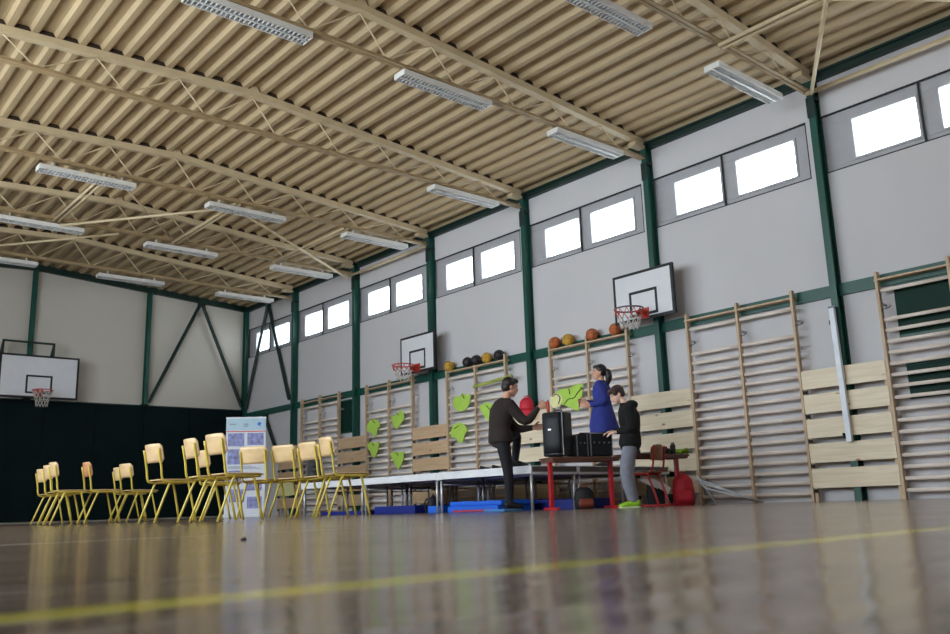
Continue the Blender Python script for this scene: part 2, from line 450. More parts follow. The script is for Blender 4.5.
# ------------------------------------------------------------------ steel columns
def ibeam_mb(x, y, z1, along='x'):
    b = MB(); d, w = 0.165, 0.095
    if along == 'x':      # web runs along x, projecting from the right wall
        b.box(x-d, x-d+0.012, y-w/2, y+w/2, 0, z1); b.box(x-0.012, x, y-w/2, y+w/2, 0, z1)
        b.box(x-d+0.012, x-0.012, y-0.012, y+0.012, 0, z1)
        b.box(x-d+0.012, x-0.012, y-w/2+0.006, y-w/2+0.012, 0, z1) if False else None
    else:
        b.box(x-w/2, x+w/2, y-d, y-d+0.012, 0, z1); b.box(x-w/2, x+w/2, y-0.012, y, 0, z1)
        b.box(x-0.012, x+0.012, y-d+0.012, y-0.012, 0, z1)
    return b
cl = ['green steel column at the right edge by the tall wall bars', 'green steel column behind the silver aluminium post', 'green steel column behind the nearer side basketball hoop',
      'green steel column behind the man in the dark jumper', 'green steel column behind the farther side basketball hoop',
      'green steel column between the two farthest wall bar units', 'green steel column right of the corner braces on the window wall']
for k, y in enumerate(PY):
    if k == 0: continue
    c = empty('steel_column', (WX, y, 0)); tag(c, cl[k], 'column', 'green columns of the window wall')
    ibeam_mb(-0.001, 0, 5.9).done('post', 'green', c)
    MB().box(-0.20, -0.001, -0.075, 0.075, 5.9, 5.925).done('cap_plate', 'darkgreen', c)
    b = MB(); b.box(-0.16, -0.02, -0.06, 0.06, 5.56, 5.62); b.box(-0.18, -0.166, -0.06, 0.06, 5.3, 5.6)
    for z in (5.34, 5.56): b.tube([(-0.18, 0.03, z), (-0.195, 0.03, z)], 0.012, 6)
    b.done('truss_bracket', 'darkgreen', c)
c = empty('steel_column', (WX-0.08, BY-0.02, 0)); tag(c, 'green steel column in the far corner of the hall', 'column', 'green columns of the end wall')
ibeam_mb(0, 0, 5.92, 'y').done('post', 'green', c)
for x, l in ((8.44, 'green steel column on the end wall at the left foot of the corner braces'), (5.54, 'green steel column on the end wall above the end-wall basketball hoop'), (2.64, 'green steel column on the end wall beyond the left edge')):
    if x < 3: continue
    c = empty('steel_column', (x-0.03, BY, 2.99)); tag(c, l, 'column', 'green columns of the end wall')
    ibeam_mb(0, -0.002, chord_z(x)-0.092-2.99, 'y').done('post', 'green', c)
    MB().box(-0.09, 0.09, -0.19, -0.002, -0.003, 0.012).done('base_plate', 'darkgreen', c)

# corner braces
def brace(name, label, pts, w=0.075):
    b = empty(name, pts[0]); tag(b, label, 'brace', 'green steel corner braces')
    o = Vector(pts[0])
    for q in pts[1:]:
        m_ = MB(); m_.bar((0, 0, 0), Vector(q)-o, w, w, (0.3, 0.3, 0.1)); m_.done('strut', 'darkgreen', b)
    m_ = MB(); gx, gy = (0.09, 0.05) if o.y > 23 else (0.038, 0.09)
    m_.box(-gx, gx, -gy, gy, -0.12, 0.06); m_.done('gusset_plate', 'darkgreen', b)
yb = BY-0.13
brace('steel_brace', 'green inverted V brace high on the end wall by the corner', [(9.86, yb, 5.98), (8.50, yb, 3.05), (11.17, yb, 3.05)])
xb = WX-0.085
brace('steel_brace', 'green inverted V brace crossing the corner strip window', [(xb, 21.95, 5.86), (xb, 20.66, 3.0), (xb, 23.2, 3.0)])
brace('steel_brace', 'green inverted V brace low on the window wall behind the banner', [(xb, 22.0, 2.66), (xb, 20.75, 0.9), (xb, 23.1, 0.9)])

# ------------------------------------------------------------------ roof trusses
tl = ['', 'nearest cream roof truss, meeting the column behind the silver post', 'second cream roof truss, meeting the column behind the nearer side hoop',
      'third cream roof truss, meeting the column behind the man', 'fourth cream roof truss, meeting the column behind the farther side hoop',
      'fifth cream roof truss, between the two farthest wall bar units', 'farthest cream roof truss, just before the corner braces']
for k in range(1, 7):
    y = TY[k]
    t = empty('roof_truss', (RIDGE, y, 5.8)); tag(t, tl[k], 'roof truss', 'cream roof trusses')
    xr, xl_ = WX-0.17, LX+0.02
    def P(x, z): return (x-RIDGE, 0, z-5.8)
    b = MB()
    b.bar(P(RIDGE, chord_z(RIDGE)), P(xr, chord_z(xr)), 0.115, 0.10); b.bar(P(RIDGE, chord_z(RIDGE)), P(xl_, chord_z(xl_)), 0.115, 0.10)
    b.done('top_chord', 'truss', t)
    b = MB()
    for dy in (-0.032, 0.032):
        b.bar((xl_-RIDGE, dy, bottom_z(xl_)-5.8), (xr-RIDGE, dy, bottom_z(xr)-5.8), 0.05, 0.012)
        b.bar((xl_-RIDGE, dy*0.3, bottom_z(xl_)-5.8+0.03), (xr-RIDGE, dy*0.3, bottom_z(xr)-5.8+0.03), 0.01, 0.06)
    b.done('bottom_chord', 'trussshade', t)
    for i in range(-6, 6):
        xt = RIDGE+1.15*i
        for xb_ in (xt+0.42, xt+1.15-0.42 if False else xt-0.73):
            if xl_ < xb_ < xr-0.05 and xl_ < xt < xr-0.05:
                q = MB(); q.tube([P(xt, chord_z(xt)-0.05), P(xb_, bottom_z(xb_)+0.03)], 0.011, 6)
                q.done('web_rod', 'truss', t)
    g = MB(); g.poly([P(RIDGE-0.14, chord_z(RIDGE)-0.05), P(RIDGE+0.14, chord_z(RIDGE)-0.05), P(RIDGE+0.03, chord_z(RIDGE)+0.13), P(RIDGE-0.03, chord_z(RIDGE)+0.13)], (0, 0.012, 0))
    for v in g.bm.verts: v.co.y -= 0.070
    g.done('ridge_plate', 'truss', t)
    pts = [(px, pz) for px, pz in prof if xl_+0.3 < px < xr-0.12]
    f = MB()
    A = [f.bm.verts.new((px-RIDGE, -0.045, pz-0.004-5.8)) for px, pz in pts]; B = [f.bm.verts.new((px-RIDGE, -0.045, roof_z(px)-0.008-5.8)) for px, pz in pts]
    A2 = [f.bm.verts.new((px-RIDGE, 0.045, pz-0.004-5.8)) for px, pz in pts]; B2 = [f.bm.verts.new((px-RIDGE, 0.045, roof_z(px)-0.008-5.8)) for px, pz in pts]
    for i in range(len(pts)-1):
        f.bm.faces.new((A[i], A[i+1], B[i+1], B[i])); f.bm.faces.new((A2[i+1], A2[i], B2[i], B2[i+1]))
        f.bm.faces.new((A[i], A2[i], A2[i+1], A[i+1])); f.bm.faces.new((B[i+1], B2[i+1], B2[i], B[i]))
    f.done('rib_gap_strip', 'ribgap', t)  # dark strip filling the rib gaps above the top chord
    e = MB(); e.box(xr-RIDGE-0.26, xr-RIDGE, -0.07, 0.07, chord_z(xr)-0.12-5.8, chord_z(xr)-0.051-5.8); e.done('end_seat', 'truss', t)

# horizontal wind bracing just above the bottom chords
def tie(label, a, b_, r=0.032, double=False):
    o = empty('bracing_tube', a); tag(o, label, 'bracing tube', 'cream bracing tubes between the trusses')
    d = Vector(b_)-Vector(a)
    if double:
        s = Vector((0.045, 0, 0))
        MB().tube([s, d+s], r*0.8, 8).done('tube', 'truss', o, True); MB().tube([-s, d-s], r*0.8, 8).done('tube', 'truss', o, True)
    else: MB().tube([Vector((0, 0, 0)), d], r, 8).done('tube', 'truss', o, True)
zb = 5.63
def bz(x): return bottom_z(x)-0.035
y1, y0, y4, y5, y6 = TY[1], TY[0], TY[4], TY[5], TY[6]
tie('single cream tube along the window wall from the nearest truss toward the camera', (11.1, y1, bz(11.1)), (11.1, y0, bz(11.1)))
tie('paired cream tubes from the nearest roof truss toward the camera', (9.02, y1, bz(9)), (9.02, y0+0.1, bz(9)), double=True)
tie('cream diagonal tube meeting the top of the column behind the silver post', (11.05, y1-0.1, bz(11)-0.048), (9.03, y1-1.4, bz(9)-0.048), 0.028)
tie('cream diagonal tube at the very top right corner', (9.06, y1-1.47, bz(9)-0.048), (11.0, y0, bz(11)-0.048), 0.026)
tie('cream tube along the window wall between the fourth and fifth trusses', (11.1, y5, bz(11.1)), (11.1, y4, bz(11.1)))
for x, l in ((9.1, 'paired cream tubes between fourth and fifth trusses, nearest the window wall'), (6.75, 'paired cream tubes between fourth and fifth trusses, just right of the ridge'), (4.4, 'paired cream tubes between fourth and fifth trusses, left of the ridge')):
    tie(l, (x, y5, bz(x)), (x, y4, bz(x)), 0.032, True)
tie('cream diagonal brace running from the fifth column toward the ridge', (11.05, y5, bz(11)-0.075), (6.8, y4+0.1, bz(6.8)-0.075), 0.026)
tie('cream diagonal brace crossing left of the ridge, rising to the right', (4.45, y5, bz(4.4)-0.075), (6.7, y4, bz(6.7)-0.075), 0.026)
tie('cream diagonal brace crossing left of the ridge, falling to the right', (4.45, y4, bz(4.4)+0.075), (6.7, y5, bz(6.7)+0.075), 0.020)
tie('cream diagonal brace between the fifth and the farthest truss at far left', (3.4, y6, bz(3.4)), (5.6, y5+0.05, bz(5.6)), 0.026)

# ------------------------------------------------------------------ ceiling lights
def make_light():
    t = empty('ceiling_light')
    L2, w, h = 0.77, 0.115, 0.08
    b = MB(); b.box(-L2, L2, -w, w, h-0.012, h); b.box(-L2, L2, -w, -w+0.008, 0, h-0.012); b.box(-L2, L2, w-0.008, w, 0, h-0.012)
    b.box(-L2, -L2+0.012, -w+0.008, w-0.008, 0, h-0.012); b.box(L2-0.012, L2, -w+0.008, w-0.008, 0, h-0.012)
    b.done('housing', 'lamp_white', t)
    b = MB(); b.box(-L2+0.014, L2-0.014, -0.012, 0.012, 0.002, 0.045)
    n = 26
    for i in range(n):
        x = -L2+0.05+(2*L2-0.1)*i/(n-1)
        b.box(x-0.002, x+0.002, -w+0.009, -0.012, 0.004, 0.04); b.box(x-0.002, x+0.002, 0.012, w-0.009, 0.004, 0.04)
    b.done('louvre', 'louvre', t)
    for y in (-0.06, 0.06): MB().tube([(-L2+0.03, y, 0.055), (L2-0.03, y, 0.055)], 0.013, 8).done('lamp_tube', 'tube', t, True)
    for x in (-0.55, 0.55): MB().box(x-0.012, x+0.012, -0.03, 0.03, h, h+0.09).done('hanger', 'lamp_white', t)
    return t
rows_ = {1: (7.05, 9.95), 2: (4.08, 6.98, 9.84), 3: (9.80,), 4: (4.10, 6.96, 9.86), 5: (4.15, 6.93, 9.82), 6: (4.07, 6.92, 9.84)}
onm = ['', 'nearest', 'second', 'third', 'fourth', 'fifth', 'farthest']
posn = {9: 'nearest the window wall', 7: 'just right of the ridge', 6: 'just right of the ridge', 4: 'left of the ridge', 10: 'nearest the window wall'}
proto = None
for k, xs in rows_.items():
    for x in xs:
        if proto is None: t = proto = make_light()
        else: t = copy_tree(proto)
        yy = TY[k]+(0.26 if k == 1 else 0.06)
        t.location = (x, yy, bottom_z(x)-0.085-0.03-0.006-(0.055 if k in (1, 4, 5, 6) else -0.02))
        where = 'nearest the window wall' if x > 9 else ('just right of the ridge' if x > 6 else 'left of the ridge')
        if k == 3: l = 'unlit louvred strip light, the only one under the third roof truss'
        else: l = 'unlit louvred strip light under the %s roof truss, %s' % (onm[k], where)
        tag(t, l, 'ceiling light', 'louvred strip lights')

# ------------------------------------------------------------------ wall bars
XP0, XP1 = 11.13, 11.21
def make_bars():
    t = empty('wall_bars')
    x0, x1 = XP0-WX, XP1-WX
    for i in range(3):
        y = -0.89*i
        p = MB().box(x0, x1, y-0.02, y+0.02, 0, 2.90).done('post', 'bars', t, bevel=0.006)
        for z in (0.35, 2.45): MB().box(x1, -0.002, y-0.012, y+0.012, z, z+0.04).done('wall_bracket', 'steel', p)
        if i < 3:
            h = MB(); h.tube(smooth_path([(x0+0.02, y-0.015, 2.40), (x0-0.01, y-0.08, 2.39), (x0-0.03, y-0.14, 2.395), (x0-0.035, y-0.165, 2.42)], 3), 0.006, 6)
            h.done('hook', 'blackpaint', p, True)
    MB().box(x0-0.005, -0.065, -1.78-0.03, 0.03, 2.775, 2.80).done('top_board', 'bars', t, bevel=0.004)
    zs = [2.645]+[2.26-0.1435*i for i in range(16)]
    for i in range(2):
        for z in zs:
            y0, y1 = -0.89*i-0.02, -0.89*(i+1)+0.02
            MB().loft([((x0+0.045, y0, z), 0.015, 0.024), ((x0+0.045, y1, z), 0.015, 0.024)], 10, (1, 0, 0)).done('rung', 'rungwood', t, True)
    return t
bars_labels = ['wooden wall bars cut off by the right edge of the photo', 'wooden wall bars right of the side table, clear of people',
               'wooden wall bars behind the woman in the blue coat', 'wooden wall bars left of the man, with four balls at the right of its top',
               'wooden wall bars with four lime paper shapes, below the farther side hoop', 'farthest wooden wall bars, left of the lime paper shapes']
bp = None
for k in range(6):
    t = bp = make_bars() if bp is None else bp
    if k: t = copy_tree(bp)
    t.location = (WX, 4.905+2.985*k, 0)
    tag(t, bars_labels[k], 'wall bars', 'wooden wall bars along the window wall')
# planks between the units
pl_labels = ['five bright pine planks across the wall behind the silver post', 'pine planks across the wall behind the red-framed chair', 'pine planks across the wall behind the loudspeaker and the man',
             'pine planks across the wall below the farther side hoop', 'pine planks across the wall just left of the lime paper shapes', 'lowest-seen pine planks across the wall beside the roll-up banner']
for k in range(6):
    y0 = 4.905+2.985*k+0.024; y1_ = 4.905+2.985*(k+1)-1.78-0.024
    t = empty('plank_panel', (XP0, y0, 0)); tag(t, pl_labels[k], 'plank panel', 'pine plank panels between wall bars')
    for i in range(5):
        zt = 1.745-0.33*i
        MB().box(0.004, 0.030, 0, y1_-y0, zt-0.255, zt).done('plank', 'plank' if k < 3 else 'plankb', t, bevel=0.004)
    for i in range(5): MB().box(0.002, 0.030, y1_-y0-0.045, y1_-y0-0.002, 1.745-0.33*i-0.315, 1.745-0.33*i-0.270).done('corner_clip', 'bagdark', t)
    for y in (0.001, y1_-y0-0.045): MB().box(0.031, 0.07, y, y+0.044, 0.0, 1.72).done('batten', 'bars', t)

# green panels on the wall behind the bars
for (y0, y1, z0, z1, l) in ((3.45, 4.77, 2.02, 2.715, 'upper dark green wall panel behind the wall bars at right edge'), (3.45, 4.74, 1.23, 1.68, 'lower dark green wall panel behind the wall bars at right edge'), (17.72, 18.36, 1.88, 2.68, 'dark green wall panel behind the farthest wall bars')):
    t = empty('wall_panel', (WX, y0, z0)); tag(t, l, 'wall panel', 'dark green wall panels')
    MB().box(-0.03, -0.002, 0, y1-y0, 0, z1-z0).done('panel', 'panelgreen', t, bevel=0.004)
    f = MB()
    for z in (0, z1-z0-0.03): f.box(-0.036, -0.0305, 0, y1-y0, z, z+0.03)
    f.done('edge_strip', 'green', t)

# aluminium post strapped over the planks
t = empty('aluminium_post', (11.075, 5.49, 0)); tag(t, 'silver aluminium post fixed upright in front of the pine planks', 'post')
b = MB(); b.bar((0, -0.01, 0.74), (0, 0.02, 2.52), 0.075, 0.055, (1, 0, 0)); b.done('profile', 'alu', t, bevel=0.006)
b = MB(); b.box(-0.03, 0.03, -0.035, 0.058, 2.52, 2.545); b.done('end_cap', 'greyline', t)
b = MB()
for z in (0.80, 2.30): b.box(0.028, 0.056, 0.04, 0.075, z, z+0.06); b.box(-0.03, 0.03, 0.053, 0.065, z, z+0.06)
b.done('clamp', 'darkgreen', t)

# ------------------------------------------------------------------ basketball hoops (local: board in the YZ plane facing -X)
def make_hoop(bw, bh, inner, rim_r, rim_mat, line_mat, big=False):
    t = empty('basketball_hoop')
    bd = MB().box(0, 0.03, -bw/2, bw/2, 0, bh).done('backboard', 'board', t)
    e = MB(); w = 0.045 if big else 0.04
    e.box(-0.004, 0.05, -bw/2-0.004, bw/2+0.004, -0.004, w); e.box(-0.004, 0.05, -bw/2-0.004, bw/2+0.004, bh-w, bh+0.004)
    e.box(-0.004, 0.05, -bw/2-0.004, -bw/2+w, w, bh-w); e.box(-0.004, 0.05, bw/2-w, bw/2+0.004, w, bh-w)
    e.done('border', 'blackpaint', bd)
    iw, ih, iz = inner; lw = 0.045
    e = MB(); e.box(-0.003, 0.001, -iw/2, iw/2, iz, iz+lw); e.box(-0.003, 0.001, -iw/2, iw/2, iz+ih-lw, iz+ih)
    e.box(-0.003, 0.001, -iw/2, -iw/2+lw, iz+lw, iz+ih-lw); e.box(-0.003, 0.001, iw/2-lw, iw/2, iz+lw, iz+ih-lw)
    e.done('target_square', 'blackpaint', bd)
    # rim
    zr = 0.15 if big else 0.115
    cx = -0.15-rim_r
    ring = arc((cx, 0, zr), rim_r, 0, 2*PI, 28, (1, 0, 0), (0, 1, 0))
    r_ = MB()
    n = len(ring)-1; k_ = 6; rr = 0.013; vs = []
    for i in range(n):
        p = ring[i]; d = (p-Vector((cx, 0, zr))).normalized()
        vs.append([r_.bm.verts.new(p+d*rr*math.cos(2*PI*j/k_)+Vector((0, 0, rr*math.sin(2*PI*j/k_)))) for j in range(k_)])
    for i in range(n):
        for j in range(k_): r_.bm.faces.new((vs[i][j], vs[(i+1) % n][j], vs[(i+1) % n][(j+1) % k_], vs[i][(j+1) % k_]))
    rim = r_.done('rim', rim_mat, t, True)
    k = MB(); k.box(-0.02, -0.004, -0.10, 0.10, zr-0.11, zr+0.06)
    k.poly([(-0.02, -0.085, zr-0.01), (-0.17, -0.05, zr-0.01), (-0.17, 0.05, zr-0.01), (-0.02, 0.085, zr-0.01)], (0, 0, 0.02))
    for s in (-1, 1): k.poly([(-0.02, s*0.07, zr-0.01), (-0.15, s*0.045, zr-0.01), (-0.02, s*0.07, zr-0.105)], (0, -s*0.008, 0))
    k.done('rim_bracket', 'rim_red', t)
    # net
    nn = 12; levels = [(0, rim_r), (0.10, rim_r*0.84), (0.20, rim_r*0.70), (0.30, rim_r*0.60), (0.38, rim_r*0.58)]
    if not big: levels = levels[:4]
    def pt(i, l):
        dz, r = levels[l]; a = 2*PI*(i+0.5*(l % 2))/nn
        return Vector((cx+r*math.cos(a), r*math.sin(a), zr-0.012-dz))
    def net(l0, l1):
        q = MB()
        for l in range(l0, l1):
            for i in range(nn):
                q.tube([pt(i, l), pt(i, l+1)], 0.006, 5)
                q.tube([pt(i, l), pt(i-1 if l % 2 == 0 else i+1, l+1)], 0.006, 5)
        return q
    if big: net(0, len(levels)-1).done('net', 'net', t, True)
    else:
        net(0, 1).done('net_top', 'netred', t, True)
        net(1, len(levels)-1).done('net', 'net', t, True)
    return t
def side_arms(t, off):
    a = MB()
    for y in (-0.22, 0.22):
        for z in (0.12, 0.68): a.bar((0.05, y, z), (off, y*0.15, z), 0.045, 0.045)
    a.box(off-0.02, off-0.001, -0.12, 0.12, 0.05, 0.75)
    a.box(0.05, 0.075, -0.26, 0.26, 0.09, 0.15); a.box(0.05, 0.075, -0.26, 0.26, 0.65, 0.71)
    a.done('support_arms', 'darkgreen', t)
off = 0.42-0.165
h1 = make_hoop(1.19, 0.80, (0.56, 0.42, 0.06), 0.225, 'rim_dark', None)
side_arms(h1, off); h1.location = (WX-0.42-0.0, CY[2]-0.04, 2.905)
tag(h1, 'nearer small basketball hoop on the window wall, above the planks', 'basketball hoop', 'side basketball hoops')
h2 = copy_tree(h1); h2.location = (WX-0.42, CY[4]-0.01, 2.87)
tag(h2, 'farther small basketball hoop on the window wall, with red rim', 'basketball hoop', 'side basketball hoops')
for ch in h2.children:
    if ch.name.startswith('rim') and not ch.name.startswith('rim_bracket'):
        ch.data = ch.data.copy(); ch.data.materials[0] = M['rim_red']
h3 = make_hoop(1.80, 1.05, (0.60, 0.45, 0.11), 0.225, 'rim_red', None, True)
h3.location = (5.66, BY-0.55, 2.965); h3.rotation_euler = (0, 0, PI/2)
tag(h3, 'full-size basketball hoop on the far end wall above the dark padding', 'basketball hoop')
a = MB()     # tube frame above and behind the board (local +x goes to the wall)
for y in (-0.30, 0.84):
    a.bar((0.07, y, 0.1), (0.07, y, 1.37), 0.045, 0.045); a.bar((0.07, y, 1.37), (0.36, y, 1.0), 0.04, 0.04)
    a.bar((0.07, y, 0.35), (0.545, y, 0.35), 0.045, 0.045); a.bar((0.07, y, 1.0), (0.545, y, 1.0), 0.045, 0.045)
a.bar((0.07, -0.32, 1.37), (0.07, 0.86, 1.37), 0.045, 0.045)
a.bar((0.52, -0.32, 0.35), (0.52, 0.86, 0.35), 0.04, 0.04); a.bar((0.52, -0.32, 1.0), (0.52, 0.86, 1.0), 0.04, 0.04)
a.done('support_frame', 'darkgreen', h3)

# ------------------------------------------------------------------ balls on top of the bars
def make_ball(m, r=0.108):
    o = empty('ball')
    MB().blob((0, 0, r), r, r, r, n=24, m=14).done('shell', m, o, True)
    s = MB()
    def ring(ax, ay, off=0.0):
        rr = math.sqrt(max(0, (r+0.0005)**2-off**2)); az = Vector(ax).cross(Vector(ay))
        c = Vector((0, 0, r))+az*off
        pts = arc(c, rr, 0, 2*PI, 32, ax, ay)
        for p, q in zip(pts, pts[1:]): s.bar(p, q, 0.004, 0.004)
    ring((1, 0, 0), (0, 1, 0)); ring((1, 0, 0), (0, 0, 1)); ring((0, 1, 0), (0, 0, 1), 0.06); ring((0, 1, 0), (0, 0, 1), -0.06)
    s.done('seams', 'blackpaint', o)
    return o
balls = [(13.80, 'ballyellow', 'yellow ball alone on the wall bars top, right of the farther side hoop'), (13.21, 'ballblack', 'left of two touching black balls on the wall bars'),
         (12.94, 'ballblack', 'right of two touching black balls on the wall bars'), (12.62, 'ballyellow', 'yellow ball between black balls on the wall bars'),
         (12.26, 'ballblack', 'black ball alone at the right end of the wall bars, right of a yellow ball'), (10.76, 'ballorange', 'orange ball leftmost on the wall bars behind the woman'),
         (10.43, 'ballyellow', 'yellowish ball second from left on the wall bars behind the woman'), (9.86, 'ballorange', 'orange ball on the wall bars above the woman in blue'),
         (9.34, 'ballorange', 'orange ball seen just left of the nearer side hoop rim')]
protos = {}
for i, (y, m, l) in enumerate(balls):
    if m not in protos: t = protos[m] = make_ball(m)
    else: t = copy_tree(protos[m])
    t.location = (WX-0.155, y, 2.80); t.rotation_euler = (0.6*i, 0, 1.1*i) if False else (0, 0, 0.9*i)
    tag(t, l, 'ball', 'balls stored on top of the wall bars')

# lime foam stick resting on the rungs
t = empty('foam_stick', (XP0-0.03, 12.35, 2.39)); tag(t, 'long lime green foam stick across the wall bars above the man', 'foam stick')
MB().tube([(0, 0.60, -0.01), (0, 0.02, 0.02)], 0.032, 10).done('stick', 'noodle', t, True)
MB().tube([(0.0, 0.02, 0.02), (0, -0.42, 0.05), (0.0, -0.50, 0.05)], 0.036, 10).done('grip', 'noodle', t, True)

# ------------------------------------------------------------------ lime paper shapes on the bars
def paper(y, z, pts, label, name='paper_shape', m='lime', strokes=(), group='lime paper shapes on the wall bars', s=1.0, dx=0.0, wx=1.6):
    t = empty(name, (XP0-0.012+dx, y, z)); tag(t, label, 'paper shape', group)
    # image right is -y
    sh = MB().poly([(0.02*math.sin(9*px_)*0.3, -px_*s*wx, pz*s) for px_, pz in pts], (0.003, 0, 0)).done('sheet', m, t)
    for st in strokes:
        q = MB(); P_ = smooth_path([(-0.008, -a*s*wx, c*s) for a, c in st], 4)
        for a_, c_ in zip(P_, P_[1:]): q.bar(a_, c_, 0.004, 0.014, (1, 0, 0)) if False else q.tube([a_, c_], 0.0075, 5)
        q.done('pen_stroke', 'blackpaint', t)
    return t
A1 = [(-0.17, 0.02), (-0.12, 0.15), (-0.04, 0.12), (0.02, 0.19), (0.10, 0.13), (0.17, 0.15), (0.15, -0.02), (0.08, -0.13), (0.0, -0.16), (-0.10, -0.12)]
A2 = [(-0.16, 0.0), (-0.10, 0.14), (0.0, 0.17), (0.09, 0.13), (0.15, 0.02), (0.09, -0.08), (0.05, -0.22), (-0.02, -0.19), (-0.06, -0.10), (-0.14, -0.09)]
A3 = [(-0.16, 0.12), (-0.05, 0.19), (0.06, 0.14), (0.15, 0.17), (0.14, 0.0), (0.07, -0.16), (0.02, -0.22), (-0.08, -0.05)]
A4 = [(-0.15, 0.08), (-0.03, 0.10), (0.06, 0.20), (0.12, 0.12), (0.15, 0.0), (0.04, -0.12), (-0.02, -0.20), (-0.10, -0.12)]
st1 = [[(-0.02, 0.15), (0.03, 0.08)]]
paper(13.37, 2.10, A1, 'upper lime paper shape on the bars left of the man', strokes=[[(0.02, 0.16), (0.06, 0.08)]], s=1.05)
paper(13.47, 1.54, A2, 'lower lime paper shape on the bars left of the man', strokes=[[(-0.08, 0.06), (0.0, 0.11)]], s=1.08)
paper(12.55, 1.83, A3, 'lime paper shape right behind the man\'s back', strokes=[[(-0.04, 0.13), (0.02, 0.05)]], s=1.1)
paper(16.50, 1.90, A2, 'upper left of four lime paper shapes below the farther hoop', s=1.05, strokes=st1)
paper(16.53, 1.40, A3, 'lower left of four lime paper shapes below the farther hoop', s=0.95, strokes=st1)
paper(15.56, 1.98, A4, 'upper right of four lime paper shapes below the farther hoop', s=1.05, strokes=st1)
paper(15.60, 1.12, A3, 'lower right of four lime paper shapes below the farther hoop', s=1.0, strokes=st1)
paper(10.40, 1.88, [(-0.34, 0.12), (-0.2, 0.16), (-0.05, 0.15), (0.12, 0.20), (0.30, 0.19), (0.26, 0.0), (0.18, -0.08), (0.16, -0.24), (0.04, -0.20), (-0.12, -0.12), (-0.28, -0.08)],
      'large lime paper with black curves left of the woman in blue', strokes=[[(-0.16, -0.13), (-0.05, -0.03), (0.08, -0.02), (0.18, 0.06), (0.26, 0.12)], [(-0.02, 0.15), (0.0, 0.05)], [(0.25, 0.14), (0.28, 0.10)]], s=1.05, wx=1.0)
paper(10.74, 1.87, [(-0.12, 0.06), (0.0, 0.12), (0.10, 0.10), (0.15, 0.0), (0.08, -0.12), (-0.06, -0.14), (-0.12, -0.06)], 'whitish paper with a black curl above the loudspeaker', m='palepaper',
      strokes=[[(-0.06, 0.07), (0.03, 0.10), (0.10, 0.03), (0.06, -0.08)]], dx=-0.015, wx=1.1)
paper(20.6, 0.66, [(-0.24, -0.14), (-0.2, 0.16), (0.22, 0.19), (0.24, -0.16), (0.0, -0.19)], 'pale yellow sheet on the planks behind the yellow chairs', 'paper_sheet', 'palepaper', group=None, wx=2.1, dx=0.006)

# ------------------------------------------------------------------ yellow chairs (local: faces +x)
def make_chair():
    t = empty('school_chair')
    hw = 0.172; r = 0.0125
    f = MB()
    for s in (-1, 1):
        y = s*hw
        pts = smooth_path([(0.17, y, 0.435), (0.0, y, 0.437), (-0.165, y, 0.44), (-0.208, y, 0.475), (-0.226, y, 0.60), (-0.262, y, 0.79)], 4)
        f.tube(pts, r, 8)
    f.tube([(0.165, -hw, 0.435), (0.165, hw, 0.435)], r*0.9, 8); f.tube([(-0.13, -hw, 0.438), (-0.13, hw, 0.438)], r*0.9, 8)
    f.done('frame', 'yellow', t, True)
    for s in (-1, 1):
        y = s*hw
        MB().tube(smooth_path([(-0.09, y, 0.44), (-0.13, y, 0.40), (-0.280, y*1.06, 0.012)], 3), r, 8).done('leg', 'yellow', t, True)
        MB().tube(smooth_path([(0.075, y, 0.44), (0.10, y, 0.40), (0.19, y*1.08, 0.012)], 3), r, 8).done('leg', 'yellow', t, True)
    # seat: thin curved ply with rolled front edge
    def seat(u, v):
        x = -0.19+0.38*u; yy = (v-0.5)*0.38
        z = 0.462-0.012*math.cos((v-0.5)*PI)*math.sin(u*PI)-0.05*max(0, u-0.85)**2*40*0.3
        return (x, yy*(1-0.12*max(0, 0.15-u)/0.15), z)
    MB().grid(seat, 12, 10).done('seat', 'ply', t, True, solid=0.011)
    # backrest: curved plate in front of the posts, rounded ends
    def back(u, v):
        a = (u-0.5); yy = a*0.395
        k = abs(a)*2
        hh = 0.10*(1-0.35*max(0, (k-0.8)/0.2)**2)
        zc = 0.743
        z = zc+(v-0.5)*2*hh
        x = -0.226-(z-0.60)*0.19+0.020+0.045*(k*k-0.75)
        return (x, yy, z)
    MB().grid(back, 14, 6).done('backrest', 'ply', t, True, solid=0.011)
    return t
chairs = [((3.83, 14.75), -3, 'leftmost yellow-framed chair, at the far left of the cluster of three'), ((3.64, 13.67), 0, 'middle chair of the yellow cluster of three at far left'),
          ((3.52, 12.94), 2, 'right-hand chair of the yellow cluster of three at far left'), ((3.94, 12.88), 3, 'yellow-framed chair with reddish edge-on backrest, fourth from left'),
          ((4.80, 14.2), 3, 'yellow-framed chair half hidden behind the sixth chair from left'), ((4.57, 13.17), -7, 'small yellow-framed chair with full pale backrest, sixth from left'),
          ((3.60, 9.51), -5, 'tall yellow-framed chair standing clear before the dark padding, seventh from left'), ((3.69, 8.73), 4, 'yellow-framed chair second from right among those left of the banner'),
          ((4.52, 10.33), 5, 'yellow-framed chair half hidden between two taller chairs left of the banner'), ((3.68, 8.12), -3, 'yellow-framed chair nearest the camera, just left of the banner'),
          ((4.79, 9.555), -27, 'yellow-framed chair directly in front of the banner, seen from behind'), ((5.015, 9.24), -14, 'yellow-framed chair just right of the banner'),
          ((5.07, 8.765), -3, 'yellow-framed chair second from the right end'), ((4.92, 8.115), 10, 'rightmost yellow-framed chair, seat pointing to the stage')]
cp = None
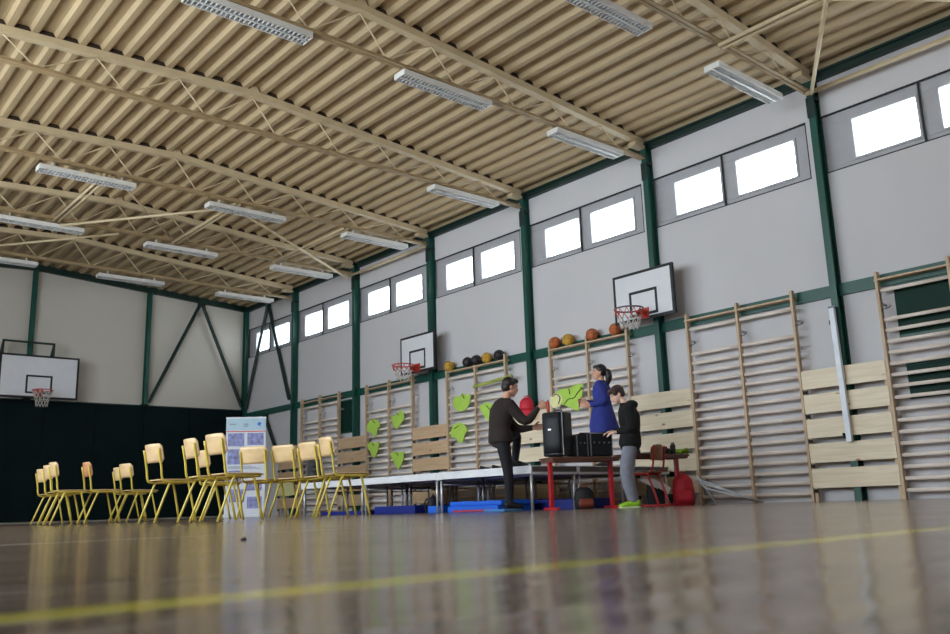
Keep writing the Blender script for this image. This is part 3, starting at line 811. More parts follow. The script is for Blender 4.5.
for i, ((x, y), hd, l) in enumerate(chairs):
    if cp is None: t = cp = make_chair()
    else: t = copy_tree(cp)
    # hd: how far the heading differs from facing the window wall (degrees clockwise seen from above)
    ang = -math.radians(hd) if False else math.radians(-hd)
    # the given point lies under the back posts; shift to the chair origin
    t.location = (x-0.02+0.21*math.cos(ang), y+0.016+0.21*math.sin(ang), 0); t.rotation_euler = (0, 0, ang)
    tag(t, l, 'chair', 'yellow-framed school chairs')
    if i == 3:
        for ch in t.children:
            if ch.name.startswith('backrest'):
                ch.data = ch.data.copy(); ch.data.materials[0] = M['plyred']; ch['label'] = 'reddish plywood backrest'

# ------------------------------------------------------------------ stage modules
def make_stage(w, L):
    t = empty('stage_platform')
    z1 = 0.575
    th = 0.105; wd = 0.03
    MB().box(0, wd, 0, L, z1-th, z1-0.012).done('edge_frame', 'stage', t, bevel=0.004)
    MB().box(w-wd, w, 0, L, z1-th, z1-0.012).done('edge_frame', 'stage', t, bevel=0.004)
    for y in (0.004, L-wd):
        MB().box(wd+0.001, w-wd-0.001, y, y+wd-0.004, z1-th+0.025, z1-0.0125).done('end_panel', 'stagetop', t)
        MB().box(wd+0.001, w-wd-0.001, y, y+wd-0.004, z1-th-0.01, z1-th+0.024).done('end_tube', 'stage', t)
    MB().box(0.002, w-0.002, 0.002, L-0.002, z1-0.012, z1).done('deck', 'stage', t)
    MB().box(wd+0.001, w-wd-0.001, wd+0.001, L-wd-0.001, z1-th+0.04, z1-0.013).done('underside', 'stagetop', t)
    for x in (0.05, w-0.05):
        for y in (0.05, L-0.05):
            MB().tube([(x, y, 0), (x, y, z1-th+0.05)], 0.02, 10).done('leg', 'steel', t, True)
    b = MB(); b.tube([(w-0.05, 0.05, 0.32), (w-0.05, L-0.05, 0.32)], 0.012, 6) if False else b.tube([(0.05, L-0.05, 0.40), (w-0.05, L-0.05, 0.40)], 0.012, 6)
    b.done('cross_tube', 'steel', t, True)
    return t
sp = {}
sl = [['white-edged front stage platform where the man rests his foot', 'middle white-edged front stage platform', 'far-end white-edged front stage platform by the chairs'],
      ['central-row stage platform behind the one the man steps on', 'central-row stage platform in the middle of the stage', 'central-row stage platform at the far end'],
      ['stage platform next to the wall bars, under the woman', 'stage platform next to the wall bars, in the middle', 'stage platform next to the wall bars, far end']]
for r, (x0, w) in enumerate(((8.0, 0.90), (8.905, 1.0), (9.91, 1.0))):
    for k in range(3):
        key = w
        if key not in sp: t = sp[key] = make_stage(w, 1.985)
        else: t = copy_tree(sp[key])
        t.location = (x0, 8.25+1.99*k, 0)
        tag(t, sl[r][k], 'stage platform', 'white stage platforms')

# blue mats and things below the stage
def gym_mat(name, x0, x1, y0, y1, z0, z1, m, l, band=None):
    t = empty(name, (x0, y0, z0)); tag(t, l, 'gym mat', 'blue gym mats by the stage')
    MB().box(0, x1-x0, 0, y1-y0, 0, z1-z0).done('cover', m, t, bevel=0.012)
    if band:
        MB().box(-0.004, -0.0005, 0.12, y1-y0-0.12, 0.005, 0.03).done('band', band, t)
gym_mat('gym_mat', 8.12, 8.83, 9.05, 10.15, 0.0, 0.085, 'mat_blue', 'bright blue gym mat under the stage right beside the man, lower of two', 'mat_red')
gym_mat('gym_mat', 8.14, 8.82, 9.0, 10.12, 0.0855, 0.15, 'mat_blue', 'bright blue gym mat lying on top of another under the stage')
gym_mat('gym_mat', 8.12, 8.82, 10.32, 10.62, 0.0, 0.10, 'mat_blue', 'short bright blue gym mat under the stage beside the black backpack')
gym_mat('gym_mat', 8.12, 8.82, 10.95, 12.05, 0.0, 0.12, 'mat_navy', 'navy blue gym mat under the middle of the stage')
gym_mat('gym_mat', 8.12, 8.82, 12.35, 13.8, 0.0, 0.06, 'mat_navy', 'thin navy blue gym mat under the far end of the stage')
gym_mat('gym_mat', 8.98, 9.82, 8.45, 10.1, 0.0, 0.14, 'mat_navy', 'dark blue gym mat under the stage behind the man\'s leg')
gym_mat('gym_mat', 7.62, 7.94, 8.38, 8.78, 0.0, 0.03, 'mat_light', 'small pale blue mat under the man\'s standing foot')

def backpack(name, loc, rz, w, d, h, m, m2, label, group=None, strap=True):
    t = empty(name, loc, rz); tag(t, label, 'bag', group)
    MB().loft([((0, 0, 0.0), w*0.46, d*0.46), ((0, 0, 0.02), w*0.5, d*0.5), ((0, 0, h*0.5), w*0.52, d*0.52), ((0, 0, h*0.8), w*0.46, d*0.45), ((0, 0, h*0.95), w*0.3, d*0.3), ((0, 0, h), w*0.12, d*0.12)], 20, (1, 0, 0)).done('body', m, t, True)
    MB().loft([((0, -d*0.46, h*0.08), w*0.36, d*0.13), ((0, -d*0.5, h*0.25), w*0.40, d*0.17), ((0, -d*0.48, h*0.46), w*0.34, d*0.12)], 16, (1, 0, 0)).done('pocket', m2, t, True)
    MB().tube(smooth_path([(-0.05, 0, h*0.96), (-0.03, 0, h*1.06), (0.03, 0, h*1.06), (0.05, 0, h*0.96)], 4), 0.008, 6).done('handle', m2, t, True)
    if strap:
        for s in (-1, 1):
            MB().tube(smooth_path([(s*w*0.25, d*0.40, h*0.88), (s*w*0.30, d*0.62, h*0.6), (s*w*0.32, d*0.5, h*0.12)], 4), 0.012, 6).done('strap', m2, t, True)
    return t
backpack('backpack', (8.35, 10.78, 0), 0.6, 0.24, 0.18, 0.25, 'bagdark', 'bagdark', 'black backpack on the floor under the stage between the blue mats')

# black box loudspeaker on the far end of the stage
t = empty('small_speaker', (8.17, 14.03, 0.575), math.radians(-35)); tag(t, 'small black loudspeaker box on the far end of the stage', 'loudspeaker')
MB().box(-0.13, 0.13, -0.12, 0.12, 0, 0.42).done('cabinet', 'black', t, bevel=0.012)
MB().loft([((0, -0.121, 0.14), 0.085, 0.085), ((0, -0.128, 0.14), 0.08, 0.08)], 20, (1, 0, 0)).done('woofer', 'grille', t, True)
MB().loft([((0, -0.121, 0.32), 0.05, 0.05), ((0, -0.128, 0.32), 0.045, 0.045)], 16, (1, 0, 0)).done('tweeter', 'grille', t, True)
# two small dark objects on the stage
for y, l in ((9.45, 'left of two small dark shoes on the stage edge left of the man'), (9.19, 'right of two small dark shoes on the stage edge left of the man')):
    t = empty('shoe', (8.25, y, 0.575), -0.2); t.scale = (0.6, 0.6, 0.6); tag(t, l, 'shoe', 'small dark shoes on the stage')
    MB().loft([((-0.12, 0, 0.045), 0.02, 0.03), ((-0.09, 0, 0.05), 0.038, 0.048), ((0.0, 0, 0.042), 0.036, 0.04), ((0.08, 0, 0.03), 0.042, 0.028), ((0.125, 0, 0.022), 0.02, 0.018)], 14, (0, 1, 0)).done('upper', 'shoeblack', t, True)
    MB().loft([((-0.085, 0, 0.05), 0.036, 0.04), ((-0.085, 0, 0.095), 0.03, 0.036)], 12, (0, 1, 0)).done('collar', 'bagdark', t, True)

# ------------------------------------------------------------------ tables with red frames
def make_table(L, D, H):
    t = empty('school_table')
    MB().box(0, L, 0, D, H-0.024, H).done('tabletop', 'tabletop', t, bevel=0.004)
    b = MB(); b.box(0.02, L-0.02, 0.02, 0.05, H-0.055, H-0.0245); b.box(0.02, L-0.02, D-0.05, D-0.02, H-0.055, H-0.0245)
    b.box(0.02, 0.03, 0.05, D-0.05, H-0.055, H-0.0245); b.box(L-0.03, L-0.02, 0.05, D-0.05, H-0.055, H-0.0245)
    b.done('apron', 'tabletop', t)
    for x in (0.06, L-0.06):
        MB().bar((x, D*0.5, 0.03), (x, D*0.5, H-0.0245), 0.055, 0.055).done('leg', 'red', t, bevel=0.008)
        MB().bar((x, 0.01, 0.016), (x, D-0.01, 0.016), 0.05, 0.03).done('foot', 'red', t, bevel=0.006)
    for x in (0.06, L-0.06): MB().bar((x, 0.055, H-0.042), (x, D-0.055, H-0.042), 0.05, 0.034).done('cross_rail', 'red', t)
    return t
TH = 0.655
def place_along(t, a, b_): 
    t.location = (a[0], a[1], 0); t.rotation_euler = (0, 0, math.atan2(b_[1]-a[1], b_[0]-a[0]))
T1a, T1b = (7.95, 7.80), (9.05, 7.42)
t1 = make_table(1.0, 0.40, TH); place_along(t1, T1a, T1b); tag(t1, 'brown-topped school table with red legs under the loudspeaker', 'table', 'red-legged school tables')
T2H = 0.70
t2 = make_table(1.13, 0.40, T2H); place_along(t2, (9.21, 7.50), (10.34, 7.45)); tag(t2, 'brown-topped school table with red legs behind the red-framed chair', 'table', 'red-legged school tables')

# loudspeaker
spk = empty('loudspeaker', (8.15, 7.875, TH), 0); tag(spk, 'large black loudspeaker standing on the table, held by the man', 'loudspeaker')
hdg = math.radians(-40.5-38)       # local -y is the front
spk.rotation_euler = (0, 0, hdg)
W2, D2, H2 = 0.165, 0.145, 0.585
b = MB()
prof2 = [(-W2, -D2+0.03), (-W2*0.6, -D2-0.015), (0, -D2-0.035), (W2*0.6, -D2-0.015), (W2, -D2+0.03), (W2*0.8, D2), (-W2*0.8, D2)]
b.poly([(x, y, 0.012) for x, y in prof2], (0, 0, H2-0.024))
b.done('cabinet', 'black', spk, bevel=0.022)
g = MB(); g.grid(lambda u, v: ((u-0.5)*2*W2*0.80, -D2-0.040+0.05*((u-0.5)*2)**2*0.8-0.004, 0.05+0.50*v), 10, 4); g.done('grille', 'grille', spk, True, solid=0.006)
MB().box(-0.022, 0.022, -D2-0.052, -D2-0.044, 0.335, 0.355).done('badge', 'badge', spk)
MB().box(W2*0.90, W2*0.96, -D2+0.012, -D2+0.024, 0.02, H2-0.02).done('edge_trim', 'greyline', spk)
MB().tube(smooth_path([(-0.06, 0.02, H2-0.01), (-0.05, 0.02, H2+0.018), (0.05, 0.02, H2+0.018), (0.06, 0.02, H2-0.01)], 4), 0.01, 6).done('handle', 'black', spk, True)
for x in (-0.09, 0.09):
    for y in (-0.08, 0.09): MB().loft([((x, y, 0), 0.016, 0.016), ((x, y, 0.013), 0.018, 0.018)], 10).done('foot', 'black', spk)

def case(loc, rz, w, d, h, label, kind):
    t = empty('equipment_case', loc, rz); tag(t, label, 'equipment case', 'black equipment cases on the table')
    MB().box(-w/2, w/2, -d/2, d/2, 0.008, h).done('body', 'black', t, bevel=0.008)
    e = MB()
    for x in (-w/2-0.003, w/2-0.010): e.box(x, x+0.013, -d/2-0.004, -d/2+0.01, 0.01, h)
    e.done('corner_trim', 'greyline', t)
    p = MB().box(-w/2+0.018, w/2-0.018, -d/2-0.006, -d/2-0.0005, 0.03, h-0.03).done('front_panel', 'grille', t)
    n = 4 if kind else 2
    for i in range(n):
        x = -w/2+0.05+(w-0.1)*i/(n-1)
        MB().loft([((x, -d/2-0.006, h*0.6), 0.012, 0.012), ((x, -d/2-0.022, h*0.6), 0.010, 0.010)], 10, (1, 0, 0)).done('knob', 'greyline', p, True)
    if kind:
        MB().box(-w/2, w/2, d/2-0.012, d/2, h, h+0.035).done('raised_lid', 'black', t)
        MB().box(-w/2, w/2, -d/2-0.006, -d/2+0.006, h-0.001, h+0.006).done('rim_strip', 'badge', t)
    for x in (-w/2+0.03, w/2-0.03): 
        for y in (-d/2+0.03, d/2-0.03): MB().box(x-0.012, x+0.012, y-0.012, y+0.012, 0, 0.009).done('foot', 'black', t)
    return t
ang1 = math.atan2(T1b[1]-T1a[1], T1b[0]-T1a[0])
def on_t1(u, v): 
    c, s = math.cos(ang1), math.sin(ang1)
    return (T1a[0]+u*c-v*s, T1a[1]+u*s+v*c, TH)
case(on_t1(0.475, 0.20), ang1, 0.16, 0.26, 0.295, 'narrow black equipment case right beside the loudspeaker', 0)
case(on_t1(0.745, 0.20), ang1, 0.32, 0.30, 0.30, 'wide black equipment case on the table beside the boy', 1)

# things on the second table
def lathe_thing(name, loc, prof, m, label, cat, cap=None):
    t = empty(name, loc); tag(t, label, cat)
    MB().loft([((0, 0, z), r, r) for z, r in prof], 18, (1, 0, 0)).done('body', m, t, True)
    if cap: MB().loft([((0, 0, z), r, r) for z, r in cap], 14, (1, 0, 0)).done('cap', 'greyline', t, True)
lathe_thing('thermos_flask', (10.10, 7.55, T2H), [(0, 0.036), (0.01, 0.04), (0.12, 0.04), (0.135, 0.032)], 'black', 'black flask standing on the table behind the red-framed chair', 'flask', [(0.136, 0.026), (0.165, 0.024)])
t = empty('camera', (9.985, 7.60, T2H), -0.5); tag(t, 'small black camera lying on the table left of the flask', 'camera')
MB().box(-0.065, 0.065, -0.03, 0.03, 0, 0.085).done('body', 'black', t, bevel=0.01)
MB().loft([((0.01, -0.03, 0.042), 0.034, 0.034), ((0.01, -0.085, 0.042), 0.031, 0.031)], 16, (1, 0, 0)).done('lens', 'black', t, True)
MB().box(-0.03, 0.03, -0.02, 0.02, 0.085, 0.108).done('viewfinder', 'black', t, bevel=0.006)
t = empty('cable_box', (9.33, 7.64, T2H), 0.1); tag(t, 'flat black box on the table just right of the boy', 'box')
MB().box(-0.09, 0.09, -0.07, 0.07, 0, 0.06).done('body', 'black', t, bevel=0.008)
MB().box(-0.09, 0.09, -0.073, -0.0702, 0.035, 0.04).done('seam', 'greyline', t)
t = empty('cloth', (10.30, 7.57, T2H)); tag(t, 'crumpled lime green cloth on the right end of the table', 'cloth')
MB().grid(lambda u, v: ((u-0.5)*0.28, (v-0.5)*0.20, 0.012+0.06*abs(math.sin(u*9+v*4))*math.sin(PI*u)+0.015*math.sin(v*7+u*3)**2), 22, 12).done('fold', 'greenfab', t, True, solid=0.006)

# red-framed chair seen from behind
t = empty('school_chair', (9.48, 7.55, 0), math.radians(103)); tag(t, 'red-framed school chair with brown backrest in front of the table', 'chair')
for s in (-1, 1):
    y = s*0.165
    MB().tube(smooth_path([(0.20, y, 0.016), (-0.17, y, 0.016), (-0.21, y, 0.06), (-0.10, y, 0.40), (-0.06, y, 0.43), (0.19, y, 0.43)], 5), 0.016, 8).done('side_frame', 'red', t, True)
    MB().tube(smooth_path([(-0.08, y, 0.42), (-0.17, y, 0.50), (-0.21, y, 0.80)], 4), 0.014, 8).done('back_post', 'red', t, True)
MB().tube([(0.15, -0.165, 0.43), (0.15, 0.165, 0.43)], 0.012, 8).done('cross_bar', 'red', t, True)
MB().grid(lambda u, v: (-0.17+0.37*u, (v-0.5)*0.37, 0.456-0.012*math.sin(u*PI)-0.02*max(0, u-0.8)*3), 10, 8).done('seat', 'brownply', t, True, solid=0.011)
MB().grid(lambda u, v: (-0.205-0.02*(v-0.5)+0.05*((u-0.5)*2)**2-0.012, (u-0.5)*0.36*(1-0.12*max(0, v-0.7)/0.3), 0.60+0.21*v-0.03*max(0, v-0.8)*5*((u-0.5)*2)**4), 12, 6).done('backrest', 'brownply', t, True, solid=0.011)

# papers and a bag by the chair, a red bag under the table, a bag with cables under the first table
def sheet(loc, rz, tilt, w, h, m, label, cat='paper', name='paper_sheet'):
    t = empty(name, loc, rz); tag(t, label, cat)
    R = Matrix.Rotation(tilt, 4, 'X')
    b = MB(); b.box(-w/2, w/2, -h/2, h/2, -0.002, 0.002, R); b.done('sheet', m, t)
    q = MB()
    for k in range(3): q.box(-w*0.35, w*(0.3-0.1*k), h*(0.3-0.22*k)-0.006, h*(0.3-0.22*k)+0.006, 0.002, 0.003, R)
    q.done('print', 'ban_text', t)
sheet((9.46, 7.54, 0.470), 0.4, 0.0, 0.26, 0.20, 'white', 'white paper lying on the seat of the red-framed chair')
t = empty('shopping_bag', (9.76, 7.64, 0), math.radians(-40)); tag(t, 'dark bag with white printed papers sticking out, right of the red-framed chair', 'bag')
MB().loft([((0, 0, 0), 0.11, 0.06), ((0, 0, 0.02), 0.12, 0.07), ((0, 0, 0.20), 0.125, 0.075), ((0, 0, 0.30), 0.11, 0.045)], 16, (1, 0, 0)).done('body', 'bagdark', t, True)
for k in range(3):
    b = MB(); b.bar((-0.20+0.12*k, -0.03-0.02*k, 0.40-0.05*k), (-0.02+0.10*k, -0.05, 0.30-0.05*k), 0.004, 0.10, (0, 0.2, 1)); b.done('paper', 'white', t)
backpack('backpack', (10.06, 7.40, 0), math.radians(-45), 0.29, 0.22, 0.42, 'bagred', 'bagred', 'dark red bag on the floor under the right end of the table')
backpack('backpack', (8.56, 7.86, 0), math.radians(-30), 0.26, 0.18, 0.28, 'bagdark', 'bagbrown', 'dark bag with rust pocket on the floor under the first table')
# folded metal stand leaning beside the red bag
t = empty('folded_stand', (10.47, 7.25, 0)); tag(t, 'folded thin grey metal stand lying against the wall bars by the red bag', 'stand')
for k, (dz, dy) in enumerate(((0.36, 0.0), (0.30, 0.06), (0.22, 0.12))):
    MB().tube([(-0.12, 0.12-dy, dz), (0.55, -0.35-dy, 0.02)], 0.012, 6).done('rod', 'alu', t, True)
MB().tube([(0.10, -0.02, 0.0), (-0.12, 0.12, 0.40)], 0.012, 6).done('leg', 'alu', t, True)
MB().tube([(-0.12, 0.14, 0.34), (-0.12, -0.04, 0.2)], 0.010, 6).done('cross_rod', 'alu', t, True)
# red backpack hanging by the column behind the man
bk = backpack('backpack', (WX-0.335, CY[3]-0.17, 1.60), math.radians(-62), 0.27, 0.16, 0.38, 'bagred2', 'bagred2', 'bright red backpack hanging on the column behind the man')
MB().tube(smooth_path([(0.0, 0.0, 0.37), (0.02, 0.08, 0.44), (0.03, 0.17, 0.42)], 3), 0.008, 6).done('hanging_loop', 'bagred', bk, True)

# dark scrap on the floor
t = empty('rubber_plug', (1.235, 2.54, 0)); t.scale = (0.55, 0.55, 0.55); tag(t, 'tiny dark plug lying alone on the open floor', 'plug')
MB().loft([((0, 0, 0), 0.016, 0.012), ((0, 0, 0.008), 0.018, 0.014), ((0, 0, 0.012), 0.012, 0.01)], 10, (1, 0, 0)).done('body', 'seal', t, True)
MB().loft([((0.006, 0, 0.011), 0.006, 0.006), ((0.006, 0, 0.017), 0.004, 0.004)], 8, (1, 0, 0)).done('stud', 'seal', t, True)

# ------------------------------------------------------------------ roll-up banner
t = empty('rollup_banner', (7.98, 16.42, 0), math.radians(-32)); tag(t, 'white roll-up banner with pictures and a red line behind the yellow chairs', 'banner')
bw, bh = 0.78, 1.96
MB().box(-bw/2-0.02, bw/2+0.02, -0.06, 0.06, 0, 0.07).done('base_cassette', 'alu', t, bevel=0.015)
s = MB().box(-bw/2, bw/2, -0.003, 0.001, 0.07, bh).done('sheet', 'ban_white', t)
MB().box(-bw/2-0.005, bw/2+0.005, -0.012, 0.008, bh-0.005, bh+0.025).done('top_rail', 'alu', t)
MB().tube([(0, 0.03, 0.06), (0, 0.02, bh)], 0.01, 8).done('pole', 'alu', t, True)
MB().box(-bw/2+0.004, bw/2-0.004, -0.0045, -0.0032, bh-0.24, bh-0.01).done('header', 'ban_blue', s)
MB().box(-bw/2+0.004, bw/2-0.004, -0.0045, -0.0032, bh-0.275, bh-0.255).done('red_line', 'ban_red', s)
lg = MB(); lg.poly([(0.21, -0.005, bh-0.12), (0.245, -0.005, bh-0.10), (0.25, -0.005, bh-0.06), (0.27, -0.005, bh-0.09), (0.31, -0.005, bh-0.10), (0.28, -0.005, bh-0.13), (0.28, -0.005, bh-0.17), (0.25, -0.005, bh-0.145)], (0, -0.001, 0))
lg.done('emblem', 'mat_blue', s)
q = MB()
for x0, x1, z in ((-0.05, 0.05, 0.12), (-0.05, 0.04, 0.16), (-0.32, -0.2, 0.12)): q.box(x0, x1, -0.0058, -0.0046, bh-z-0.012, bh-z+0.012)
q.done('header_text', 'ban_text', s)
for (x0, x1, z0, z1) in ((-0.35, -0.03, 1.40, 1.66), (0.03, 0.35, 1.42, 1.66), (-0.35, -0.06, 1.04, 1.34), (0.06, 0.35, 1.10, 1.34), (-0.33, -0.05, 0.66, 0.92), (0.02, 0.33, 0.52, 0.72), (-0.30, 0.0, 0.30, 0.55), (0.05, 0.34, 0.17, 0.40)):
    MB().box(x0, x1, -0.0045, -0.0032, z0, z1).done('picture', 'ban_photo', s)
q = MB()
for k in range(3):
    q.box(-0.34, 0.30-0.08*k, -0.0045, -0.0032, 0.95+0.022*k, 0.962+0.022*k)
    q.box(0.06, 0.32-0.05*k, -0.0045, -0.0032, 0.78+0.022*k, 0.792+0.022*k)
q.done('small_print', 'ban_text', s)
for x in (-0.25, 0.25): MB().bar((x, -0.16, 0.006), (x, 0.16, 0.006), 0.03, 0.012).done('foot', 'alu', t)

# ------------------------------------------------------------------ people
def remesh(mb, name, m, parent, voxel=0.008, it=3):
    bm = mb.bm; bmesh.ops.recalc_face_normals(bm, faces=bm.faces)
    me = bpy.data.meshes.new(name+'_src'); bm.to_mesh(me); bm.free()
    o = bpy.data.objects.new(name+'_src', me); COL.objects.link(o)
    md = o.modifiers.new('r', 'REMESH'); md.mode = 'VOXEL'; md.voxel_size = voxel; md.use_smooth_shade = True
    sm = o.modifiers.new('s', 'SMOOTH'); sm.factor = 0.5; sm.iterations = it
    dg = bpy.context.evaluated_depsgraph_get()
    me2 = bpy.data.meshes.new_from_object(o.evaluated_get(dg)); me2.name = name
    bpy.data.objects.remove(o); bpy.data.meshes.remove(me)
    me2.materials.clear(); me2.materials.append(M[m])
    me2.polygons.foreach_set('use_smooth', [True]*len(me2.polygons))
    r = bpy.data.objects.new(name, me2); COL.objects.link(r)
    if parent is not None: r.parent = parent
    return r
V = Vector
def lerp(a, b, t): return V(a)*(1-t)+V(b)*t
def limb(mb, pts, radii, n=14):
    """smooth tapered chain"""
    P = smooth_path(pts, 4); k = len(pts)-1; secs = []
    for i, p in enumerate(P):
        f = i/4; j = min(int(f), k-1); t = f-j
        r = radii[j]*(1-t)+radii[j+1]*t
        secs.append((p, r, r))
    d0 = (secs[0][0]-secs[1][0]).normalized(); d1 = (secs[-1][0]-secs[-2][0]).normalized()
    r0, r1 = secs[0][1], secs[-1][1]
    secs = [(secs[0][0]+d0*r0*0.8, r0*0.5, r0*0.5)]+secs+[(secs[-1][0]+d1*r1*0.8, r1*0.5, r1*0.5)]
    mb.loft(secs, n)
def hand(mb, wrist, d, nrm, thumb_side, curl=0.5, s=1.0):
    """palm plus five separate fingers; d: direction, nrm: palm-facing normal (fingers curl toward it)."""
    d = V(d).normalized(); nrm = V(nrm); nrm = (nrm-d*nrm.dot(d)).normalized()
    side = V(thumb_side); side = (side-d*side.dot(d)-nrm*side.dot(nrm)).normalized()
    w = V(wrist)
    mb.loft([(w-d*0.03*s, 0.026*s, 0.02*s), (w+d*0.01*s, 0.030*s, 0.019*s), (w+d*0.05*s, 0.042*s, 0.018*s), (w+d*0.088*s, 0.042*s, 0.015*s), (w+d*0.098*s, 0.036*s, 0.01*s)], 12, side)
    for k, (o, L) in enumerate(((0.031, 0.072), (0.0105, 0.082), (-0.0105, 0.076), (-0.031, 0.060))):
        b = w+d*0.082*s+side*o*s
        a1, a2, a3 = curl*0.5, curl*1.1, curl*1.6
        p1 = b+(d*math.cos(a1)+nrm*math.sin(a1))*L*0.48*s
        p2 = p1+(d*math.cos(a2)+nrm*math.sin(a2))*L*0.30*s
        p3 = p2+(d*math.cos(a3)+nrm*math.sin(a3))*L*0.24*s
        limb(mb, [b-d*0.01, p1, p2, p3], [0.0098*s, 0.0092*s, 0.0085*s, 0.0072*s], 8)
    b = w+d*0.03*s+side*0.028*s
    p1 = b+(d*0.65+side*0.75).normalized()*0.04*s+nrm*0.008*s
    p2 = p1+(d*0.9+side*0.25+nrm*0.3*curl).normalized()*0.035*s
    limb(mb, [b-d*0.01, p1, p2], [0.0135*s, 0.0115*s, 0.0085*s], 8)

def head(mb, c, F, up, s=1.0):
    """skull, jaw, nose, brow, ears. c: head centre; F: facing; returns frame."""
    F = V(F).normalized(); up = V(up).normalized(); F = (F-up*F.dot(up)).normalized(); Lf = up.cross(F)
    R = Matrix((F, Lf, up)).transposed()
    def p(x, y, z): return V(c)+R @ V((x, y, z))*s
    R4 = R.to_4x4()
    mb.blob(p(-0.012, 0, 0.028), 0.096*s, 0.076*s, 0.092*s, R4)
    mb.blob(p(0.018, 0, -0.035), 0.072*s, 0.062*s, 0.078*s, R4)
    mb.blob(p(0.058, 0, -0.088), 0.028*s, 0.034*s, 0.024*s, R4)            # chin
    mb.loft([(p(0.082, 0, 0.012), 0.011*s, 0.010*s), (p(0.102, 0, -0.020), 0.014*s, 0.012*s), (p(0.104, 0, -0.032), 0.017*s, 0.011*s), (p(0.088, 0, -0.040), 0.013*s, 0.009*s)], 10, Lf)
    mb.loft([(p(0.074, -0.048, 0.024), 0.008*s, 0.007*s), (p(0.088, 0, 0.026), 0.010*s, 0.009*s), (p(0.074, 0.048, 0.024), 0.008*s, 0.007*s)], 8, up)
    mb.loft([(p(0.078, -0.024, -0.060), 0.006*s, 0.007*s), (p(0.090, 0, -0.060), 0.009*s, 0.010*s), (p(0.078, 0.024, -0.060), 0.006*s, 0.007*s)], 8, up)
    for y in (-1, 1): mb.blob(p(-0.012, y*0.074, -0.012), 0.020*s, 0.009*s, 0.032*s, R4, 10, 8)
    return p, R4, Lf
def face_parts(parent, p, R4, s=1.0):
    for y in (-1, 1):
        e = MB().blob(p(0.076, y*0.031, 0.004), 0.010*s, 0.013*s, 0.008*s, R4, 10, 8).done('eye', 'eyew', parent, True)
        MB().blob(p(0.084, y*0.031, 0.004), 0.004*s, 0.006*s, 0.006*s, R4, 8, 6).done('iris', 'eyed', e, True)
        b = MB(); b.tube([p(0.083, y*0.016, 0.030), p(0.086, y*0.032, 0.035), p(0.074, y*0.052, 0.028)], 0.0045*s, 6); b.done('eyebrow', 'hairdark', parent, True)
    m = MB(); m.tube([p(0.080, -0.022, -0.060), p(0.0965, 0, -0.060), p(0.080, 0.022, -0.060)], 0.006*s, 6); m.done('mouth', 'lip', parent, True)

def shoe(mb, ankle, F, z0, L=0.27, w=0.05):
    F = V((F[0], F[1], 0)).normalized(); a = V((ankle[0], ankle[1], z0)); sd = V((-F[1], F[0], 0))
    mb.loft([(a-F*0.075+V((0, 0, 0.04)), w*0.55, 0.034), (a-F*0.05+V((0, 0, 0.05)), w*0.8, 0.05), (a+F*0.02+V((0, 0, 0.048)), w*0.85, 0.048),
             (a+F*0.10+V((0, 0, 0.036)), w*0.98, 0.036), (a+F*0.155+V((0, 0, 0.028)), w*0.85, 0.028), (a+F*(L-0.085)+V((0, 0, 0.022)), w*0.45, 0.018)], 14, sd)
    mb.loft([(a+V((0, 0, 0.04)), 0.046, 0.055), (a+V((0, 0, 0.105)), 0.043, 0.048)], 12, sd)

